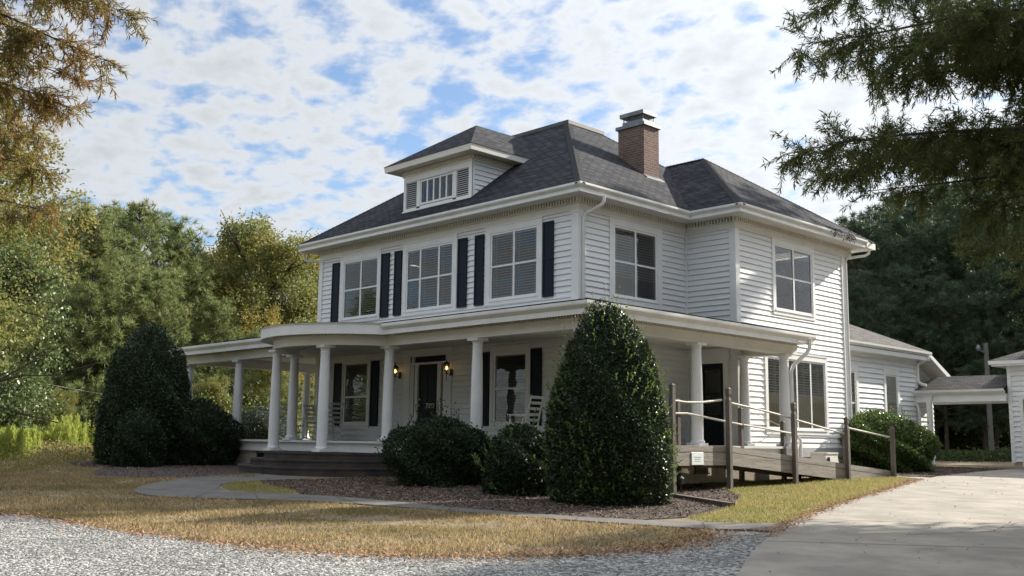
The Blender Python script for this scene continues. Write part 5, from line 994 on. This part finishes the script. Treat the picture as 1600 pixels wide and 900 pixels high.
for i, (px, d, top, lb_) in enumerate([(1400, 66, 540, 'dark leafy tree behind the end of the rear wing'), (1560, 66, 530, 'dark leafy tree left of the garage'), (1440, 70, 500, 'dark leafy tree in the shade behind the breezeway post'), (1520, 72, 480, 'dark leafy tree behind the pole')]): put(hd_, px, d, top, i, lb_, GH)
hardwood('magnolia_tree', 'glossy leaved pale green tree at the left edge in front of the pines', 'tree', plantz(*pos(8, 33)), 6.7, 1.9, M['magnolia'], .13, 24000, 31, None, base=.08)

# ---------------------------------------------------------------- near willow oaks
def willow_oak(label, root, h, branches, m, seed, leafn, bare=.0, trunk_r=.28, extra=()):
    """trunk with long limbs; slender leaves set along fine twigs"""
    g = np.random.default_rng(seed); root = np.array(root); t = thing('willow_oak', label, 'willow oak', tuple(root), 0)
    tb = MB(); tb.tube([(0, 0, -.4), (.1, .05, h * .3), (-.05, .1, h * .6), (0, 0, h)], [trunk_r, trunk_r * .8, trunk_r * .55, trunk_r * .2], 12, caps=False)
    P0 = []; D0 = []
    for (bx, by, bz), (tx, ty, tz), dens, wid in branches:
        a = np.array([bx, by, bz]) - root; b = np.array([tx, ty, tz]) - root; L_ = np.linalg.norm(b - a); n = 14; ph = g.uniform(0, 6.28, 3)
        pts = [a + (b - a) * i / n + np.array([math.sin(i * .6 + ph[0]), math.sin(i * .5 + ph[1]), .9 * math.sin(i * .45 + ph[2])]) * L_ * .014 * math.sin(math.pi * i / n) + np.array([0, 0, .05 * L_ * math.sin(math.pi * i / n)]) for i in range(n + 1)]
        tb.tube(pts, [.016 * L_ * (1 - i / n) ** 1.1 * .55 + .004 for i in range(n + 1)], 6, caps=False)
        zt_ = min(h * .97, max(1.2, a[2] - .12 * math.hypot(a[0], a[1]))); r0 = .016 * L_ * .55 + .004; tb.tube([(0, 0, zt_), (a[0] * .5, a[1] * .5, (zt_ + a[2]) / 2 + .08), tuple(a)], [r0 * 1.9, r0 * 1.3, r0], 7, caps=False)
        ax = unit(b - a)
        for k in range(int(dens * L_)):
            u = g.uniform(.10, 1.0) ** .8; i = min(n - 1, int(u * n)); p = pts[i] + (pts[i + 1] - pts[i]) * (u * n - i)
            d = unit(ax * g.uniform(.3, 1.0) + g.normal(0, .55, 3) + np.array([0, 0, -.12])); l1 = wid * (1.05 - u * .75) * g.uniform(.45, 1.1); m1 = 5; sub = [p]
            for _ in range(m1): d = unit(d + g.normal(0, .14, 3) + np.array([0, 0, -.07])); sub.append(sub[-1] + d * l1 / m1)
            tb.tube(sub, [.0065 * (1 - .75 * j / m1) for j in range(m1 + 1)], 3, caps=False)
            for _ in range(int(3 + l1 * 9)):
                v = g.uniform(.2, 1.0); j = min(m1 - 1, int(v * m1)); q_ = sub[j] + (sub[j + 1] - sub[j]) * (v * m1 - j); dd = unit(d * .7 + g.normal(0, .6, 3) + np.array([0, 0, -.15])); l2 = g.uniform(.14, .42)
                e_ = q_ + dd * l2 + np.array([0, 0, -.04]); tb.tube([q_, (q_ + e_) / 2 + np.array([0, 0, .01]), e_], [.003, .0025, .0015], 3, caps=False)
                c = int(leafn * l2 / .28); w = np.linspace(.1, 1, c); P0.append(q_ + (e_ - q_) * w[:, None]); sd = g.normal(0, .75, (c, 3)); D0.append(unit(dd * .8 + sd + np.array([0, 0, -.35])))
    for s_ in extra: tb.tube([np.array(p) - root for p in s_[0]], s_[1], 8, caps=False)
    tb.build('trunk', M['bark'], t, smooth=False, fix=False)
    P = np.concatenate(P0); D = np.concatenate(D0); L_ = g.uniform(.07, .115, len(P)); print('willow leaves', len(P)); leaves('crown', P, D, unit(rdir(len(P))), L_, L_ * .145, m, t); return t
rb = []
def pw(px, py, depth):      # point seen at photo pixel, at a forward depth, in world coordinates
    d = np.array(cf) + np.array(cr) * (px - 800) / 1600 - np.array(cu) * (py - 450) / 1600; return tuple(float(v) for v in CAM + d * depth)
RBR = [((14.47, -4.06, 8.42), (11.17, -8.49, 6.62), 9.0, 0.8), ((13.91, -3.16, 8.25), (11.15, -7.23, 7.4), 9.0, 0.88), ((14.32, -3.88, 6.82), (11.27, -8.86, 6.13), 9.0, 0.64), ((14.39, -4.43, 6.38), (11.03, -8.26, 6.19), 7.0, 0.48), ((13.99, -2.85, 7.21), (11.13, -7.08, 6.58), 10.0, 0.68), ((14.31, -5.37, 7.01), (12.32, -7.95, 6.18), 9.0, 0.96), ((14.25, -3.8, 6.09), (11.49, -7.33, 6.09), 9.0, 0.56), ((14.01, -2.15, 7.41), (11.66, -5.3, 7.51), 11.0, 1.04), ((14.9, -4.9, 7.61), (12.86, -7.48, 6.54), 10.0, 1.04), ((14.37, -2.35, 6.7), (11.97, -5.53, 6.71), 10.0, 0.96), ((14.3, -4.32, 5.42), (10.82, -8.51, 5.0), 15.0, 0.46), ((14.16, -3.7, 5.21), (10.88, -7.59, 5.02), 15.0, 0.43), ((14.01, -3.78, 4.88), (10.96, -6.88, 4.83), 5.8, 0.36), ((13.95, -2.54, 5.57), (11.36, -5.87, 5.38), 15.0, 0.8), ((14.41, -3.37, 4.89), (11.95, -6.38, 4.51), 11.5, 0.88), ((14.66, -4.63, 5.24), (12.62, -6.68, 5.07), 11.5, 0.96), ((14.18, -2.14, 4.8), (11.66, -4.63, 4.4), 10.3, 0.96), ((13.8, -1.44, 6.5), (11.88, -3.44, 6.65), 12.6, 1.12), ((14.33, -3.28, 4.09), (12.35, -5.27, 3.89), 8.0, 0.8), ((14.04, -1.0, 5.58), (11.63, -3.44, 5.44), 11.5, 1.12), ((14.34, -3.91, 7.06), (12.63, -5.6, 6.79), 11.5, 1.12), ((14.07, -3.14, 5.55), (10.89, -6.78, 5.37), 13, 0.6), ((14.17, -3.25, 6.51), (11.11, -6.77, 6.37), 11, 0.55)]
LBR = [((2.61, -17.55, 8.13), (5.56, -14.21, 6.56), 9.5, 0.64), ((2.51, -17.44, 7.09), (5.51, -14.13, 5.92), 8.4, 0.44), ((1.98, -17.21, 6.86), (4.92, -14.27, 5.79), 8.4, 0.48), ((2.69, -17.07, 6.21), (5.01, -14.54, 5.46), 8.4, 0.48), ((1.67, -17.11, 8.27), (4.17, -14.33, 7.24), 10.5, 0.8), ((1.47, -16.88, 6.27), (3.75, -14.47, 5.87), 10.5, 0.72), ((2.77, -17.16, 7.02), (4.78, -14.94, 6.29), 10.5, 0.88), ((0.54, -16.36, 6.19), (2.76, -14.0, 5.72), 9.5, 0.56), ((0.52, -16.33, 5.93), (2.43, -14.31, 5.59), 10.5, 0.8), ((-0.11, -16.47, 6.98), (2.29, -14.67, 6.62), 10.5, 0.96), ((0.74, -16.59, 8.18), (2.49, -14.64, 7.4), 10.5, 1.04), ((1.51, -16.56, 4.98), (3.82, -14.21, 5.01), 9, 0.7), ((0.29, -16.34, 4.89), (2.66, -13.88, 4.68), 8, 0.8)]
willow_oak('dark willow oak reaching into the photo from the right with slender leaves against the sky', (14.8, -2.4, Z(14.8, -2.4)), 11.0, RBR, M['oakleaf'], 41, 34)
willow_oak('turning willow oak with rust and green slender leaves hanging in at the upper left corner', (.9, -18.2, Z(.9, -18.2)), 9.0, LBR, M['oakleaf2'], 42, 30)
hardwood('yellow_green_tree', 'yellow green small leaved tree below the turning willow oak at the left edge', 'tree', plantz(*pos(-125, 20)), 7.6, 2.7, M['broad'], .085, 30000, 43, None, base=.36)
# trees beside the drive, out of the photo to the right: they throw the shade on the concrete
GO = 'trees standing round the drive outside the frame'
hr = hardwood('hardwood_tree', 'broad high crowned oak right of the driveway outside the frame', 'oak tree', (17.8, 8.2, Z(17.8, 8.2)), 13.5, 5.6, M['broad'], .2, 80000, 61, GO, base=.44)
dup(hr, (21.5, 3.0, Z(21.5, 3.0)), 2.6, .95, 'second broad oak right of the driveway, outside the frame', GO)
dup(hr, (19.2, 10.6, Z(19.2, 10.6)), 4.1, 1.08, 'third broad oak right of the driveway, outside the frame', GO)
tp = pine('tall_pine', 'tall bare stemmed pine behind the garage, its crown far above the frame', (8.6, 28.2, 1.0), 21.5, 2.3, M['pine'], 71, group=GO, base=.78)
dup(tp, (7.2, 31.5, 1.0), 2.0, 1.06, 'second tall bare stemmed pine behind the garage', GO)
for i, (x, y) in enumerate(((-1, 44), (3, 42), (7, 41), (11, 40), (15, 41), (1, 48), (9, 47))): dup(pc_, (x, y, 1.0), i * 1.1, .92, 'dark pine of the wood north of the garage, %s of seven' % 'one two three four five six seven'.split()[i], GP)
k = 0
for s_, t_ in ((-7, -26), (-9, -17), (-12, -9), (-11, 0), (-9, 9), (-6, 18), (-1, 27), (-17, -22), (-19, -13), (-20, -4), (-19, 6), (-16, 15), (4, -34), (8, 34), (-2, -36), (16, 38)):
    q_ = C2 + FH * s_ + RT * t_; k += 1
    dup((ha, pa_)[k % 3 == 0], (float(q_[0]), float(q_[1]), Z(*q_)), k * 1.3, 1.05 + .2 * math.sin(k), 'tree behind the photographer, %s from the left of the row' % ('first second third fourth fifth sixth seventh eighth ninth tenth eleventh twelfth thirteenth fourteenth fifteenth sixteenth'.split()[k - 1]), GO)

# ---------------------------------------------------------------- weeds and undergrowth
def fennel(loc, h, w, n, m, label, seed, group='feathery yellow green weeds'):
    g = np.random.default_rng(seed); t = thing('feathery_weed', label, 'weed', loc, 0, group); P = []; D = []; sb = MB()
    for i in range(n):
        a = g.uniform(0, 6.28); r = w * g.uniform(0, .5) ; b = np.array([math.cos(a) * r, math.sin(a) * r, 0]); d = unit(np.array([math.cos(a) * .28 * g.uniform(), math.sin(a) * .28 * g.uniform(), 1])); L_ = h * g.uniform(.65, 1.05)
        sb.tube([b, b + d * L_], [.008, .003], 3, caps=False); k = 420; u = g.uniform(.15, 1, k); fat = .16 * (1.15 - u) * (u > .1) + .02
        P.append(b + d * (u * L_)[:, None] + g.normal(0, 1, (k, 3)) * (fat * w * .45)[:, None]); D.append(unit(d + g.normal(0, .45, (k, 3)) + np.array([0, 0, .5])))
    sb.build('stem', M['weed'], t, fix=False); P = np.concatenate(P); leaves('foliage', P, np.concatenate(D), rdir(len(P)), g.uniform(.06, .15, len(P)), .018, m, t, shape='tri')
for i, (px, d, h, w, lb_) in enumerate([(8, 31, 1.0, 1.5, 'feathery yellow green weed clump at the left edge below the glossy tree'), (44, 32, .9, 1.0, 'small feathery weed clump between the edge clump and the tall pair'), (90, 35, .95, 1.2, 'feathery weed clump left of the tallest one'), (128, 35.5, 1.3, 1.4, 'tallest feathery weed clump next to the conical holly'), (-40, 33, .9, 1.2, 'feathery weed clump just outside the left edge')]):
    fennel(plantz(*pos(px, d)), h, w, 40, M['fennel'], lb_, 50 + i)
edge = [(-3.4, -14.5), (-5.5, -13.2), (-8.2, -11.0), (-10.5, -9.0), (-12.8, -8.0), (-15.5, -6.5), (-18, -4)]
P = np.concatenate([along(edge, 5000, .35), along([pos(-80, 33), pos(0, 33.5), pos(80, 33.5), pos(150, 34), pos(190, 36)], 15000, .8), along([pos(-80, 40), pos(150, 40)], 12000, 1.2)]); n = len(P)
B = np.column_stack([P, zg(P[:, 0], P[:, 1]) + RNG.uniform(0, .55, n) * RNG.uniform(.1, 1, n) * (.5 + .5 * np.clip(noise2(P, 1.5, 9) + .6, 0, 1.4))]); leaves_o = leaves('weeds', B, unit(RNG.normal(0, .6, (n, 3)) + np.array([0, 0, .8])), rdir(n), RNG.uniform(.04, .12, n), .035, M['weed']); tag(leaves_o, 'tangle of pale weeds and dry stalks along the edge of the left lawn', 'weeds', kind='stuff')
# low brush on the wood's floor
def brush(name, label, cx_, cy_, n, sx, sy, h, m, leaf, ang):
    P = RNG.normal(0, 1, (n, 2)) * np.array([sx, sy]); c, s = math.cos(ang), math.sin(ang); P = np.column_stack([P[:, 0] * c - P[:, 1] * s + cx_, P[:, 0] * s + P[:, 1] * c + cy_])
    z = RNG.uniform(0, 1, n) ** .8 * h * (.55 + .45 * np.clip(.5 + noise2(P, .5, 4), 0, 1.3)); B = np.column_stack([P, zg(P[:, 0], P[:, 1]) + z]); o = leaves(name, B, rdir(n), rdir(n), RNG.uniform(.7, 1.3, n) * leaf, leaf * .6, m); tag(o, label, 'undergrowth', kind='stuff')
ax, ay = pos(150, 50); brush('undergrowth', 'shaded brush on the floor of the wood behind the left porch', ax, ay, 60000, 12, 4, 3.2, M['darkbroad'], .17, math.radians(45))
ax, ay = pos(1480, 66); brush('undergrowth', 'dark brush filling the shade under the pines behind the breezeway', ax, ay, 60000, 11, 3.5, 5.5, M['darkbroad'], .2, math.radians(45))
ax, ay = pos(1490, 47); brush('undergrowth', 'added dark low brush covering the bright ground right behind the breezeway', ax, ay, 26000, 7, 1.6, .8, M['darkbroad'], .12, math.radians(45))  # dark leaves added so the bright ground here reads as shaded
ax, ay = pos(95, 33); brush('brambles', 'pale bramble tangle between the lawn edge and the feathery weeds', ax, ay, 16000, 3.2, .7, .75, M['weed'], .06, math.radians(45))
ax, ay = pos(430, 46); brush('undergrowth', 'yellowing brush seen low between the left porch columns', ax, ay, 30000, 6, 2.5, 2.2, M['broad'], .13, math.radians(45))
# cable behind the left porch, hung between two poles
cp = [(-24.21, -6.47, 3.89), (-24.66, -3.99, 3.67), (-24.86, -1.22, 3.31), (-24.29, 2.33, 2.92), (-24.17, 5.37, 2.8), (-23.44, 8.99, 2.88), (-22.8, 13, 3.2)]
tube_thing('overhead_cable', [(-23.2, -11.5, 4.6)] + cp + [(-22.2, 17, 3.8)], .010, M['cable'], 'thin pale cable sagging through the trees left of the house', 'cable', 5)
for x, y, h, lb_ in ((-23.2, -11.6, 4.8, 'short cable post outside the left edge of the photo'), (-22.2, 17.1, 3.9, 'short cable post hidden behind the house')):
    m_ = MB(); m_.tube([(x, y, Z(x, y) - .5), (x, y, h)], [.09, .07], 8); tag(m_.build('cable_post', M['polewood'], None), lb_, 'post', 'cable posts')
# oak leaves caught on the gutter
for y, lb_ in ((9.06, 'clump of dead oak leaves caught on the upper gutter'), (9.84, 'larger clump of dead oak leaves caught on the gutter near its far corner')):
    n = 40; P = np.array([J + O + .05, y, 7.97]) + RNG.normal(0, 1, (n, 3)) * np.array([.03, .16, .06]); o = leaves('leaf_clump', P, unit(RNG.normal(0, .5, (n, 3)) + np.array([.3, 0, -.6])), rdir(n), .13, .03, M['core']); tag(o, lb_, 'leaf clump', 'leaf clumps on the gutter', 'stuff')
